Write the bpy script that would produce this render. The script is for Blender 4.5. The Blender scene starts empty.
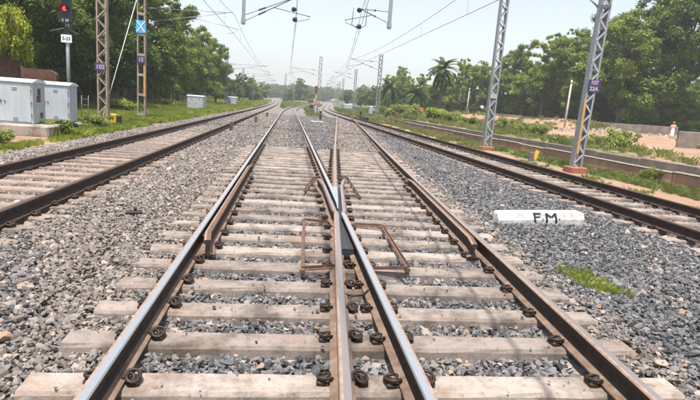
import bpy, bmesh, math, random
import numpy as np
from mathutils import Vector, Matrix, Euler
R = math.radians
random.seed(7)
rng = np.random.default_rng(11)
scene = bpy.context.scene
col = scene.collection

# ------------------------------------------------------------------ camera
F_PX, PITCH, ROLL, YAW, CAM_Z = 516.0, 0.18222, 0.07268, 0.12756, 1.657
cp, sp, cy, sy = math.cos(PITCH), math.sin(PITCH), math.cos(YAW), math.sin(YAW)
FWD = Vector((sy * cp, cy * cp, -sp))
RT0 = Vector((cy, -sy, 0)); UP0 = RT0.cross(FWD)
RT = RT0 * math.cos(ROLL) + UP0 * math.sin(ROLL)
UP = UP0 * math.cos(ROLL) - RT0 * math.sin(ROLL)
cam_d = bpy.data.cameras.new('camera')
cam = bpy.data.objects.new('camera', cam_d); col.objects.link(cam)
cam_d.sensor_width = 36; cam_d.lens = 36 * F_PX / 700
cam_d.clip_start = 0.05; cam_d.clip_end = 5000
m = Matrix((RT, UP, -FWD)).transposed().to_4x4(); m.translation = (0, 0, CAM_Z)
cam.matrix_world = m
scene.camera = cam

def ray(px, py): return FWD + RT * ((px - 350) / F_PX) - UP * ((py - 200) / F_PX)
def at_z(px, py, z):                      # point of a pixel on the level z
    d = ray(px, py); t = (z - CAM_Z) / d.z
    return Vector((0, 0, CAM_Z)) + d * t
def at_y(px, py, Y):                      # point of a pixel at the distance Y along the track
    d = ray(px, py); return Vector((0, 0, CAM_Z)) + d * (Y / d.y)

# ------------------------------------------------------------------ world, sun, exposure
SUN_EL, SUN_AZ = 73.0, 198.0              # degrees; azimuth clockwise from +Y
world = bpy.data.worlds.new('World'); scene.world = world; world.use_nodes = True
wn = world.node_tree.nodes; wl = world.node_tree.links
bg = wn['Background']; sky = wn.new('ShaderNodeTexSky'); sky.sky_type = 'NISHITA'
sky.sun_disc = False; sky.sun_elevation = R(SUN_EL); sky.sun_rotation = R(SUN_AZ)
sky.air_density = 1.0; sky.dust_density = 2.2; sky.ozone_density = 1.0; sky.altitude = 0
hs = wn.new('ShaderNodeHueSaturation'); hs.inputs['Saturation'].default_value = 0.52     # milky, hazy summer sky
wl.new(sky.outputs[0], hs.inputs['Color']); wl.new(hs.outputs[0], bg.inputs[0]); bg.inputs[1].default_value = 0.112
sun_d = bpy.data.lights.new('sun', 'SUN'); sun = bpy.data.objects.new('sun', sun_d); col.objects.link(sun)
sun_d.energy = 3.7; sun_d.angle = R(0.6); sun_d.color = (1.0, 0.96, 0.90)
a, e = R(SUN_AZ), R(SUN_EL)
sdir = Vector((math.sin(a) * math.cos(e), math.cos(a) * math.cos(e), math.sin(e)))
sun.rotation_euler = sdir.to_track_quat('Z', 'Y').to_euler(); sun.location = (0, 0, 60)
vs = scene.view_settings
vs.view_transform = 'Standard'; vs.look = 'None'; vs.gamma = 1; vs.use_curve_mapping = False
vs.exposure = 1.08

# ------------------------------------------------------------------ material helpers
MATS = {}
def new_mat(name):
    mt = bpy.data.materials.new(name); mt.use_nodes = True
    return mt, mt.node_tree.nodes, mt.node_tree.links, mt.node_tree.nodes['Principled BSDF']
def ramp(nt, stops, interp='LINEAR'):
    r = nt.new('ShaderNodeValToRGB'); cr = r.color_ramp; cr.interpolation = interp
    while len(cr.elements) > 1: cr.elements.remove(cr.elements[-1])
    cr.elements[0].position = stops[0][0]; cr.elements[0].color = (*stops[0][1], 1)
    for p, c in stops[1:]:
        el = cr.elements.new(p); el.color = (*c, 1)
    return r
def noise(nt, ln, scale, detail=4, rough=.6, coord='Object', dist=0.0, mapscale=None):
    tc = nt.new('ShaderNodeTexCoord'); n = nt.new('ShaderNodeTexNoise')
    n.inputs['Scale'].default_value = scale; n.inputs['Detail'].default_value = detail
    n.inputs['Roughness'].default_value = rough; n.inputs['Distortion'].default_value = dist
    if coord == 'World':
        g = nt.new('ShaderNodeNewGeometry'); src = g.outputs['Position']
    else: src = tc.outputs[coord]
    if mapscale:
        mp = nt.new('ShaderNodeMapping'); mp.inputs['Scale'].default_value = mapscale
        ln.new(src, mp.inputs[0]); src = mp.outputs[0]
    ln.new(src, n.inputs['Vector']); return n
def bump(nt, ln, src, bsdf, strength=.3, dist=.02):
    b = nt.new('ShaderNodeBump'); b.inputs['Strength'].default_value = strength; b.inputs['Distance'].default_value = dist
    ln.new(src, b.inputs['Height']); ln.new(b.outputs[0], bsdf.inputs['Normal']); return b
def simple(name, c1, c2=None, scale=8, rough=.7, metal=0.0, bmp=0.0, coord='World', c3=None, mapscale=None, bdist=.01, spread=.18):
    mt, nt, ln, b = new_mat(name)
    b.inputs['Roughness'].default_value = rough; b.inputs['Metallic'].default_value = metal
    if c2 is None: b.inputs['Base Color'].default_value = (*c1, 1)
    else:
        n = noise(nt, ln, scale, 6, .65, coord, 0, mapscale)
        st = [(.5 - spread, c1), (.5 + spread, c2)]
        if c3: st.append((.5 + spread + .09, c3))
        r = ramp(nt, st); ln.new(n.outputs['Fac'], r.inputs[0]); ln.new(r.outputs[0], b.inputs['Base Color'])
        if bmp: bump(nt, ln, n.outputs['Fac'], b, bmp, bdist)
    MATS[name] = mt; return mt
def tint_mat(name, stops, rough=.9, trans=0.0, bmp=0.0, hue_noise=0.0, attr='tint', kind='INSTANCER', fine=None):
    mt, nt, ln, b = new_mat(name)
    at = nt.new('ShaderNodeAttribute'); at.attribute_name = attr; at.attribute_type = kind
    r = ramp(nt, stops); ln.new(at.outputs['Fac'], r.inputs[0]); b.inputs['Roughness'].default_value = rough
    csock = r.outputs[0]
    if fine:
        n = noise(nt, ln, fine, 5, .65, 'Object')
        mx = nt.new('ShaderNodeMix'); mx.data_type = 'RGBA'; mx.blend_type = 'MULTIPLY'; mx.inputs[0].default_value = .7
        rr = ramp(nt, [(.3, (.62, .60, .58)), (.7, (1.2, 1.2, 1.2))]); ln.new(n.outputs['Fac'], rr.inputs[0])
        ln.new(csock, mx.inputs[6]); ln.new(rr.outputs[0], mx.inputs[7]); csock = mx.outputs[2]
        if bmp: bump(nt, ln, n.outputs['Fac'], b, bmp, .01)
    ln.new(csock, b.inputs['Base Color'])
    if trans:
        t = nt.new('ShaderNodeBsdfTranslucent'); ln.new(csock, t.inputs[0])
        ms = nt.new('ShaderNodeMixShader'); ms.inputs[0].default_value = trans
        out = nt['Material Output']
        ln.new(b.outputs[0], ms.inputs[1]); ln.new(t.outputs[0], ms.inputs[2]); ln.new(ms.outputs[0], out.inputs[0])
        b.inputs['Specular IOR Level'].default_value = .25
    MATS[name] = mt; return mt

# ------------------------------------------------------------------ mesh helpers
class MB:
    def __init__(s): s.v = []; s.f = []; s.mi = []; s.smooth = []
    def add(s, verts, faces, mi=0, sm=False):
        o = len(s.v); s.v += [tuple(v) for v in verts]
        for f in faces: s.f.append(tuple(i + o for i in f)); s.mi.append(mi); s.smooth.append(sm)
    def box(s, c, d, mi=0, rz=0.0, bev=0.0):
        x, y, z = d[0] / 2, d[1] / 2, d[2] / 2
        ca, sa = math.cos(rz), math.sin(rz)
        if bev:
            b = min(bev, x * .9, y * .9, z * .9)
            ring = lambda k, zz: [(sx * (x - (b if k else 0) - (b if ax else 0)), syy * (y - (b if k else 0) - (0 if ax else b)), zz)
                                  for sx, syy, ax in ((-1, -1, 0), (-1, -1, 1), (1, -1, 1), (1, -1, 0), (1, 1, 0), (1, 1, 1), (-1, 1, 1), (-1, 1, 0))]
            vs_ = []
            for k, zz in ((1, -z), (0, -z + b), (0, z - b), (1, z)): vs_ += ring(k, zz)
            fs = [tuple(reversed(range(8))), tuple(range(24, 32))]
            for r_ in range(3):
                for i in range(8): j = (i + 1) % 8; fs.append((r_ * 8 + i, r_ * 8 + j, r_ * 8 + 8 + j, r_ * 8 + 8 + i))
        else:
            vs_ = [(-x, -y, -z), (x, -y, -z), (x, y, -z), (-x, y, -z), (-x, -y, z), (x, -y, z), (x, y, z), (-x, y, z)]
            fs = [(3, 2, 1, 0), (4, 5, 6, 7), (0, 1, 5, 4), (1, 2, 6, 5), (2, 3, 7, 6), (3, 0, 4, 7)]
        s.add([(c[0] + ca * p[0] - sa * p[1], c[1] + sa * p[0] + ca * p[1], c[2] + p[2]) for p in vs_], fs, mi)
    def bar(s, a, b, w, h, mi=0, upv=(0, 0, 1)):             # box from a to b
        a, b = Vector(a), Vector(b); d = (b - a).normalized(); u = Vector(upv)
        if abs(d.dot(u)) > .98: u = Vector((0, 1, 0))
        sd = d.cross(u).normalized() * (w / 2); u = sd.cross(d).normalized() * (h / 2)
        vs_ = [a - sd - u, a + sd - u, a + sd + u, a - sd + u, b - sd - u, b + sd - u, b + sd + u, b - sd + u]
        s.add(vs_, [(0, 1, 2, 3), (7, 6, 5, 4), (4, 5, 1, 0), (5, 6, 2, 1), (6, 7, 3, 2), (7, 4, 0, 3)], mi)
    def tube(s, pts, rad, n=6, mi=0, sm=True, cap=True):
        pts = [Vector(p) for p in pts]; k = len(pts)
        rr = rad if isinstance(rad, (list, tuple)) else [rad] * k
        o = len(s.v); prev = None
        for i, p in enumerate(pts):
            d = (pts[min(i + 1, k - 1)] - pts[max(i - 1, 0)]).normalized()
            if prev is None:
                u = Vector((0, 0, 1)) if abs(d.z) < .9 else Vector((1, 0, 0))
                u = d.cross(u).normalized()
            else: u = (prev - d * prev.dot(d)).normalized()
            prev = u; w = d.cross(u)
            for j in range(n):
                t = 2 * math.pi * j / n; s.v.append(tuple(p + (u * math.cos(t) + w * math.sin(t)) * rr[i]))
        for i in range(k - 1):
            for j in range(n):
                j2 = (j + 1) % n
                s.f.append((o + i * n + j, o + i * n + j2, o + (i + 1) * n + j2, o + (i + 1) * n + j)); s.mi.append(mi); s.smooth.append(sm)
        if cap:
            s.f.append(tuple(o + j for j in reversed(range(n)))); s.mi.append(mi); s.smooth.append(False)
            s.f.append(tuple(o + (k - 1) * n + j for j in range(n))); s.mi.append(mi); s.smooth.append(False)
    def lathe(s, base, prof, n=12, mi=0, axis=None, sm=True):    # prof [(r, h)]
        ax = Vector(axis).normalized() if axis else Vector((0, 0, 1))
        u = ax.cross(Vector((0, 1, 0)) if abs(ax.y) < .9 else Vector((1, 0, 0))).normalized(); w = ax.cross(u)
        o = len(s.v); b = Vector(base)
        for r_, h in prof:
            for j in range(n):
                t = 2 * math.pi * j / n; s.v.append(tuple(b + ax * h + (u * math.cos(t) + w * math.sin(t)) * r_))
        for i in range(len(prof) - 1):
            for j in range(n):
                j2 = (j + 1) % n; s.f.append((o + i * n + j, o + i * n + j2, o + (i + 1) * n + j2, o + (i + 1) * n + j)); s.mi.append(mi); s.smooth.append(sm)
        s.f.append(tuple(o + j for j in reversed(range(n)))); s.mi.append(mi); s.smooth.append(False)
        k = len(prof) - 1; s.f.append(tuple(o + k * n + j for j in range(n))); s.mi.append(mi); s.smooth.append(False)
    def mesh(s, name, mats):
        me = bpy.data.meshes.new(name); me.from_pydata(s.v, [], s.f)
        for mm in (mats if isinstance(mats, (list, tuple)) else [mats]): me.materials.append(MATS[mm] if isinstance(mm, str) else mm)
        me.polygons.foreach_set('material_index', s.mi); me.polygons.foreach_set('use_smooth', s.smooth)
        me.update(); return me
    def build(s, name, mats, parent=None, loc=(0, 0, 0), rz=0.0):
        return link(name, s.mesh(name, mats), parent, loc, rz)
def link(name, data, parent=None, loc=(0, 0, 0), rz=0.0, scale=None):
    o = bpy.data.objects.new(name, data); col.objects.link(o); o.location = loc
    if rz: o.rotation_euler = (0, 0, rz)
    if scale: o.scale = scale
    if parent: o.parent = parent
    return o
def thing(name, label, cat, loc=(0, 0, 0), rz=0.0, group=None):
    o = link(name, None, None, loc, rz); o.empty_display_size = .2; return tag(o, label, cat, group)
def tag(o, label, cat, group=None, kind=None):
    if label: o['label'] = label
    if cat: o['category'] = cat
    if group: o['group'] = group
    if kind: o['kind'] = kind
    return o
def np_mesh(name, verts, faces, mat, tint=None, smooth=False):
    """verts (N,3), faces (M,k) of one size k; tint per face"""
    me = bpy.data.meshes.new(name); nv, nf, k = len(verts), len(faces), faces.shape[1]
    me.vertices.add(nv); me.vertices.foreach_set('co', np.asarray(verts, np.float32).ravel())
    me.loops.add(nf * k); me.loops.foreach_set('vertex_index', faces.astype(np.int32).ravel())
    me.polygons.add(nf); me.polygons.foreach_set('loop_start', np.arange(0, nf * k, k, dtype=np.int32))
    me.polygons.foreach_set('use_smooth', np.full(nf, smooth))
    me.materials.append(MATS[mat]); me.update(calc_edges=True)
    if tint is not None:
        at = me.attributes.new('tint', 'FLOAT', 'FACE'); at.data.foreach_set('value', np.asarray(tint, np.float32))
    return me
def fbm(x, y, s, seed=0):                       # cheap smooth value noise, -1..1
    out = 0; amp = 1; tot = 0
    for o in range(3):
        a1, a2, a3 = 12.9 + seed * 1.7 + o, 4.1 + seed * .9, 7.7 + seed
        out = out + amp * np.sin(x * s * 1.3 + a1 + 1.7 * np.sin(y * s * .9 + a2)) * np.sin(y * s * 1.1 + a3 + 1.5 * np.sin(x * s * .8 + a1))
        tot += amp; amp *= .5; s *= 2.3
    return out / tot
def scatter(name, pts, rot, scl, idx, tint, sources, label=None, cat=None, parent=None, kind='stuff'):
    me = bpy.data.meshes.new(name); n = len(pts)
    me.vertices.add(n); me.vertices.foreach_set('co', np.asarray(pts, np.float32).ravel())
    for nm, ty, dat, key in (('rot', 'FLOAT_VECTOR', rot, 'vector'), ('scl', 'FLOAT_VECTOR', scl, 'vector'), ('pick', 'INT', idx, 'value'), ('tint', 'FLOAT', tint, 'value')):
        at = me.attributes.new(nm, ty, 'POINT')
        at.data.foreach_set(key, np.asarray(dat, np.int32 if ty == 'INT' else np.float32).ravel())
    o = link(name, me, parent); tag(o, label, cat, kind=kind)
    src = bpy.data.collections.new(name + '_source')
    for i, sm_ in enumerate(sources):
        so = bpy.data.objects.new(f'{name}_source_{i:03d}', sm_); src.objects.link(so)
    ng = bpy.data.node_groups.new(name + '_nodes', 'GeometryNodeTree')
    ng.interface.new_socket('Geometry', in_out='INPUT', socket_type='NodeSocketGeometry')
    ng.interface.new_socket('Geometry', in_out='OUTPUT', socket_type='NodeSocketGeometry')
    N, L = ng.nodes, ng.links
    gi, go = N.new('NodeGroupInput'), N.new('NodeGroupOutput')
    ci = N.new('GeometryNodeCollectionInfo'); ci.inputs[0].default_value = src; ci.inputs['Separate Children'].default_value = True; ci.inputs['Reset Children'].default_value = True
    ip = N.new('GeometryNodeInstanceOnPoints'); ip.inputs['Pick Instance'].default_value = True
    def na(nm, ty):
        a_ = N.new('GeometryNodeInputNamedAttribute'); a_.data_type = ty; a_.inputs['Name'].default_value = nm
        return [s_ for s_ in a_.outputs if s_.enabled and s_.name == 'Attribute'][0]
    er = N.new('FunctionNodeEulerToRotation'); L.new(na('rot', 'FLOAT_VECTOR'), er.inputs[0])
    L.new(gi.outputs[0], ip.inputs['Points']); L.new(ci.outputs[0], ip.inputs['Instance'])
    L.new(na('pick', 'INT'), ip.inputs['Instance Index']); L.new(er.outputs[0], ip.inputs['Rotation']); L.new(na('scl', 'FLOAT_VECTOR'), ip.inputs['Scale'])
    L.new(ip.outputs[0], go.inputs[0])
    md = o.modifiers.new('scatter', 'NODES'); md.node_group = ng
    return o

# ------------------------------------------------------------------ materials
def rail_mats():
    # rusty web and foot
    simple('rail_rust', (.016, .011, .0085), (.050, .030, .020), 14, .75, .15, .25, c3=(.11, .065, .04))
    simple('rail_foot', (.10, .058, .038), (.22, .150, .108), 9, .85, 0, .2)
    simple('head_brown', (.24, .16, .115), (.40, .29, .225), 18, .6, .3, .1)
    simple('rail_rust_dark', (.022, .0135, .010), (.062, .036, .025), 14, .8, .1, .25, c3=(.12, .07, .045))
    for nm, c1, c2, ro in (('rail_polish', (.80, .79, .78), (.58, .55, .53), .33), ('rail_polish_dull', (.56, .48, .44), (.33, .24, .20), .40), ('rail_polish_brown', (.20, .135, .10), (.09, .06, .046), .55)):
        mt, nt, ln, b = new_mat(nm); b.inputs['Metallic'].default_value = .92
        n = noise(nt, ln, 30, 6, .7, 'World', .3, (1, .012, 1)); r = ramp(nt, [(.36, c1), (.60, c1), (.78, c2)])
        ln.new(n.outputs['Fac'], r.inputs[0]); ln.new(r.outputs[0], b.inputs['Base Color'])
        n2 = noise(nt, ln, 40, 3, .5, 'World', 0, (1, .015, 1)); mr = nt.new('ShaderNodeMapRange')
        mr.inputs['To Min'].default_value = ro - .02; mr.inputs['To Max'].default_value = ro + .06
        ln.new(n2.outputs['Fac'], mr.inputs['Value']); ln.new(mr.outputs[0], b.inputs['Roughness']); MATS[nm] = mt
rail_mats()
def concrete(name, base, dark, rusty, amt):
    mt, nt, ln, b = new_mat(name); b.inputs['Roughness'].default_value = .92
    oi = nt.new('ShaderNodeObjectInfo')
    n = noise(nt, ln, 2.2, 8, .68, 'World'); r = ramp(nt, [(.36, dark), (.53, base), (.8, tuple(min(1, c * 1.12) for c in base))])
    ln.new(n.outputs['Fac'], r.inputs[0])
    n2 = noise(nt, ln, 17, 8, .78, 'World'); r2 = ramp(nt, [(.335, (.26, .22, .19)), (.40, (.72, .69, .66)), (.50, (1, 1, 1))]); ln.new(n2.outputs['Fac'], r2.inputs[0])
    m1 = nt.new('ShaderNodeMix'); m1.data_type = 'RGBA'; m1.blend_type = 'MULTIPLY'; m1.inputs[0].default_value = .75
    ln.new(r.outputs[0], m1.inputs[6]); ln.new(r2.outputs[0], m1.inputs[7])
    n3 = noise(nt, ln, 1.3, 6, .7, 'World', .6); r3 = ramp(nt, [(.52, (0, 0, 0)), (.72, (amt, amt, amt))]); ln.new(n3.outputs['Fac'], r3.inputs[0])
    m2 = nt.new('ShaderNodeMix'); m2.data_type = 'RGBA'; ln.new(r3.outputs[0], m2.inputs[0]); ln.new(m1.outputs[2], m2.inputs[6]); m2.inputs[7].default_value = (*rusty, 1)
    sa = nt.new('ShaderNodeAttribute'); sa.attribute_name = 'stain'; n5 = noise(nt, ln, 9, 6, .75, 'World'); r5 = ramp(nt, [(.34, (.15, .15, .15)), (.62, (1, 1, 1))]); ln.new(n5.outputs['Fac'], r5.inputs[0])
    m5 = nt.new('ShaderNodeMath'); m5.operation = 'MULTIPLY'; ln.new(sa.outputs['Fac'], m5.inputs[0]); ln.new(r5.outputs[0], m5.inputs[1])
    m6 = nt.new('ShaderNodeMix'); m6.data_type = 'RGBA'; ln.new(m5.outputs[0], m6.inputs[0]); ln.new(m2.outputs[2], m6.inputs[6]); m6.inputs[7].default_value = (rusty[0] * .62, rusty[1] * .66, rusty[2] * .75, 1); m2 = m6
    # per-piece brightness
    mr = nt.new('ShaderNodeMapRange'); mr.inputs['To Min'].default_value = .72; mr.inputs['To Max'].default_value = 1.12; ln.new(oi.outputs['Random'], mr.inputs['Value'])
    m3 = nt.new('ShaderNodeVectorMath'); m3.operation = 'SCALE'; ln.new(m2.outputs[2], m3.inputs[0]); ln.new(mr.outputs[0], m3.inputs['Scale'])
    ln.new(m3.outputs[0], b.inputs['Base Color'])
    nb = noise(nt, ln, 70, 6, .7, 'World'); bump(nt, ln, nb.outputs['Fac'], b, .6, .008); MATS[name] = mt
concrete('sleeper_concrete', (.310, .258, .225), (.122, .096, .080), (.20, .122, .075), .75)
concrete('sleeper_concrete_brown', (.275, .215, .18), (.17, .125, .10), (.22, .12, .07), .6)
concrete('old_concrete', (.40, .35, .31), (.20, .155, .135), (.27, .18, .12), .6)
concrete('white_concrete', (.62, .59, .55), (.42, .38, .34), (.30, .24, .18), .3)
simple('clip_steel', (.020, .014, .011), (.065, .041, .030), 40, .6, .4, .2)
simple('frame_rust', (.075, .038, .025), (.19, .105, .068), 22, .8, .1, .3)
simple('cast_dark', (.030, .031, .034), (.060, .060, .064), 30, .55, .3, .2)
simple('steel_grey', (.27, .295, .315), (.37, .39, .405), 6, .45, .55, .05)
simple('steel_light', (.45, .465, .475), (.34, .35, .36), 5, .5, .3, .05)
simple('steel_far', (.17, .18, .19), (.25, .26, .27), 4, .6, .2)
simple('steel_brown', (.26, .185, .145), (.40, .315, .26), 3, .7, .1, .1, c3=(.46, .38, .33))
simple('steel_dark', (.10, .11, .12), (.18, .19, .20), 5, .5, .4)
simple('insulator_brown', (.045, .022, .017), (.03, .014, .012), 9, .2)
simple('wire_dark', (.045, .045, .05), (.07, .07, .075), 3, .6, .1)
simple('guy_white', (.62, .62, .58), (.50, .50, .47), 5, .6)
simple('cabinet_paint', (.34, .370, .395), (.45, .485, .51), 2.4, .45, 0, .03, c3=(.47, .50, .525), spread=.2, mapscale=(1.6, 1.6, .35))
simple('cabinet_roof', (.60, .62, .64), (.52, .54, .56), 3, .4)
simple('cabinet_seam', (.22, .25, .28))
simple('notice_brown', (.20, .075, .025), (.045, .02, .012), 14, .6, spread=.06)
simple('black_paint', (.012, .013, .016), (.022, .023, .027), 9, .45)
simple('white_paint', (.80, .80, .79), (.70, .70, .69), 6, .6)
simple('yellow_paint', (.72, .38, .02), (.55, .27, .02), 9, .55)
simple('orange_paint', (.62, .20, .035), (.46, .13, .025), 9, .6)
simple('orange_strip', (.55, .30, .10), (.42, .23, .09), 7, .6)
simple('blue_paint', (.05, .36, .74), (.09, .45, .80), 6, .45)
simple('navy_paint', (.028, .032, .12), (.045, .04, .13), 6, .5)
simple('pink_paint', (.62, .42, .42), (.55, .36, .38), 12, .6)
simple('base_red', (.22, .075, .045), (.33, .135, .085), 5, .9, 0, .3, c3=(.46, .28, .21))
simple('post_white', (.34, .315, .29), (.66, .65, .64), 9, .75, 0, .5, coord='Object', spread=.13)
simple('letter_black', (.012, .012, .02), (.03, .03, .04), 20, .6)
simple('bark', (.065, .050, .038), (.14, .115, .09), 5, .95, 0, .5, mapscale=(1, 1, .25))
simple('bark_palm', (.075, .062, .048), (.16, .135, .105), 6, .95, 0, .6, mapscale=(1, 1, 3))
simple('skin', (.16, .085, .055)); simple('hair', (.012, .011, .010)); simple('cloth_white', (.78, .77, .76), (.66, .65, .64), 6, .9)
simple('cloth_pink', (.62, .40, .36), (.52, .30, .28), 6, .9); simple('cloth_dark', (.03, .032, .04), (.05, .05, .06), 6, .9); simple('cloth_red', (.45, .12, .06))
mt, nt, ln, b = new_mat('red_lamp'); b.inputs['Base Color'].default_value = (.6, .02, .02, 1); b.inputs['Emission Color'].default_value = (1, .035, .03, 1); b.inputs['Emission Strength'].default_value = 1.6; MATS['red_lamp'] = mt
def brick_mat():
    mt, nt, ln, b = new_mat('old_brick'); b.inputs['Roughness'].default_value = .95
    tc = nt.new('ShaderNodeTexCoord'); mp = nt.new('ShaderNodeMapping'); mp.inputs['Rotation'].default_value = (R(90), 0, 0)
    br = nt.new('ShaderNodeTexBrick'); br.inputs['Scale'].default_value = 1; br.inputs['Brick Width'].default_value = .23; br.inputs['Row Height'].default_value = .085
    br.inputs['Mortar Size'].default_value = .008; br.inputs['Color1'].default_value = (.20, .075, .045, 1); br.inputs['Color2'].default_value = (.10, .042, .030, 1); br.inputs['Mortar'].default_value = (.12, .09, .075, 1)
    ln.new(tc.outputs['Object'], mp.inputs[0]); ln.new(mp.outputs[0], br.inputs[0])
    n = noise(nt, ln, 1.2, 6, .7, 'Object'); r = ramp(nt, [(.35, (.25, .24, .22)), (.6, (1, 1, 1))]); ln.new(n.outputs['Fac'], r.inputs[0])
    mx = nt.new('ShaderNodeMix'); mx.data_type = 'RGBA'; mx.blend_type = 'MULTIPLY'; mx.inputs[0].default_value = .8
    ln.new(br.outputs[0], mx.inputs[6]); ln.new(r.outputs[0], mx.inputs[7]); ln.new(mx.outputs[2], b.inputs['Base Color'])
    bump(nt, ln, br.outputs['Fac'], b, -.5, .01); MATS['old_brick'] = mt
brick_mat()
simple('wall_red', (.25, .130, .082), (.45, .275, .19), 1.5, .95, 0, .4, c3=(.50, .39, .31), mapscale=(1, 1, .5))
simple('wall_grey', (.12, .095, .082), (.25, .205, .175), 1.4, .95, 0, .4, c3=(.33, .28, .24))
simple('wall_cap', (.36, .31, .265), (.22, .18, .15), 4, .95, 0, .2)
simple('fence_wood', (.09, .066, .054), (.21, .160, .130), 3, .95, 0, .3, mapscale=(3, 3, .4))
simple('rubble_stone', (.40, .34, .29), (.56, .50, .44), 2, .95, 0, .3)
tint_mat('leaf_mid', [(0, (.045, .080, .012)), (.45, (.150, .215, .032)), (1, (.36, .42, .07))], .55, .36, kind='GEOMETRY')
tint_mat('leaf_dark', [(0, (.024, .052, .010)), (.5, (.095, .155, .026)), (1, (.26, .33, .055))], .5, .3, kind='GEOMETRY')
tint_mat('leaf_lime', [(0, (.09, .14, .02)), (.5, (.21, .285, .042)), (1, (.40, .46, .08))], .55, .42, kind='GEOMETRY')
tint_mat('leaf_scrub', [(0, (.11, .15, .035)), (.5, (.22, .27, .065)), (1, (.38, .40, .12))], .6, .4, kind='GEOMETRY')
tint_mat('leaf_palm', [(0, (.030, .060, .018)), (.5, (.080, .130, .036)), (1, (.17, .22, .065))], .45, .2, kind='GEOMETRY')
tint_mat('leaf_yellow', [(0, (.16, .19, .02)), (.5, (.32, .36, .035)), (1, (.48, .48, .06))], .5, .4, kind='GEOMETRY')
tint_mat('grass_blade', [(0, (.17, .21, .034)), (.45, (.33, .395, .07)), (.8, (.46, .48, .12)), (1, (.52, .45, .20))], .6, .4)
tint_mat('scrub_blade', [(0, (.14, .18, .045)), (.4, (.25, .29, .085)), (.7, (.36, .34, .15)), (1, (.44, .36, .21))], .7, .35)
tint_mat('stone', [(0, (.040, .042, .047)), (.22, (.105, .107, .113)), (.42, (.215, .21, .21)), (.55, (.135, .113, .100)), (.72, (.225, .188, .164)), (.88, (.36, .312, .278)), (.94, (.29, .18, .11)), (1, (.50, .48, .46))], .85, 0, .5, fine=34)

def ballast_mat():
    mt, nt, ln, b = new_mat('ballast_ground'); b.inputs['Roughness'].default_value = .95
    g = nt.new('ShaderNodeNewGeometry'); vo = nt.new('ShaderNodeTexVoronoi'); vo.inputs['Scale'].default_value = 19; vo.inputs['Randomness'].default_value = 1
    ln.new(g.outputs['Position'], vo.inputs['Vector'])
    sep = nt.new('ShaderNodeSeparateColor'); ln.new(vo.outputs['Color'], sep.inputs[0])
    at = nt.new('ShaderNodeAttribute'); at.attribute_name = 'dust'
    rg = ramp(nt, [(0, (.075, .078, .085)), (.5, (.17, .17, .18)), (1, (.33, .32, .32))]); rd = ramp(nt, [(0, (.085, .070, .060)), (.5, (.165, .136, .118)), (1, (.28, .240, .21))])
    ln.new(sep.outputs[0], rg.inputs[0]); ln.new(sep.outputs[0], rd.inputs[0])
    mx = nt.new('ShaderNodeMix'); mx.data_type = 'RGBA'; ln.new(at.outputs['Fac'], mx.inputs[0]); ln.new(rg.outputs[0], mx.inputs[6]); ln.new(rd.outputs[0], mx.inputs[7])
    ln.new(mx.outputs[2], b.inputs['Base Color'])
    v2 = nt.new('ShaderNodeTexVoronoi'); v2.feature = 'F1'; v2.inputs['Scale'].default_value = 19; ln.new(g.outputs['Position'], v2.inputs['Vector'])
    iv = nt.new('ShaderNodeMath'); iv.operation = 'SUBTRACT'; iv.inputs[0].default_value = 1; ln.new(v2.outputs['Distance'], iv.inputs[1])
    bump(nt, ln, iv.outputs[0], b, 1.0, .035); MATS['ballast_ground'] = mt
ballast_mat()
def ground_mat():
    mt, nt, ln, b = new_mat('earth'); b.inputs['Roughness'].default_value = 1
    at = nt.new('ShaderNodeAttribute'); at.attribute_name = 'dirt'
    n = noise(nt, ln, .35, 8, .7, 'World'); n2 = noise(nt, ln, 6, 6, .75, 'World')
    rg = ramp(nt, [(.3, (.055, .085, .022)), (.6, (.10, .13, .04)), (.75, (.19, .16, .085))]); ln.new(n2.outputs['Fac'], rg.inputs[0])
    rd = ramp(nt, [(.3, (.225, .125, .070)), (.5, (.30, .190, .120)), (.7, (.36, .255, .175))]); ln.new(n.outputs['Fac'], rd.inputs[0])
    r2 = ramp(nt, [(.3, (.72, .7, .68)), (.6, (1.05, 1.05, 1.05))]); ln.new(n2.outputs['Fac'], r2.inputs[0])
    m0 = nt.new('ShaderNodeMix'); m0.data_type = 'RGBA'; m0.blend_type = 'MULTIPLY'; m0.inputs[0].default_value = .8; ln.new(rd.outputs[0], m0.inputs[6]); ln.new(r2.outputs[0], m0.inputs[7])
    ad = nt.new('ShaderNodeMath'); ad.operation = 'ADD'; s2 = nt.new('ShaderNodeMath'); s2.operation = 'MULTIPLY_ADD'; s2.inputs[1].default_value = .9; s2.inputs[2].default_value = -.45
    ln.new(n.outputs['Fac'], s2.inputs[0]); ln.new(at.outputs['Fac'], ad.inputs[0]); ln.new(s2.outputs[0], ad.inputs[1])
    rm = ramp(nt, [(.42, (0, 0, 0)), (.56, (1, 1, 1))]); ln.new(ad.outputs[0], rm.inputs[0])
    mx = nt.new('ShaderNodeMix'); mx.data_type = 'RGBA'; ln.new(rm.outputs[0], mx.inputs[0]); ln.new(rg.outputs[0], mx.inputs[6]); ln.new(m0.outputs[2], mx.inputs[7])
    ln.new(mx.outputs[2], b.inputs['Base Color']); bump(nt, ln, n2.outputs['Fac'], b, .8, .06); MATS['earth'] = mt
ground_mat()

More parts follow.
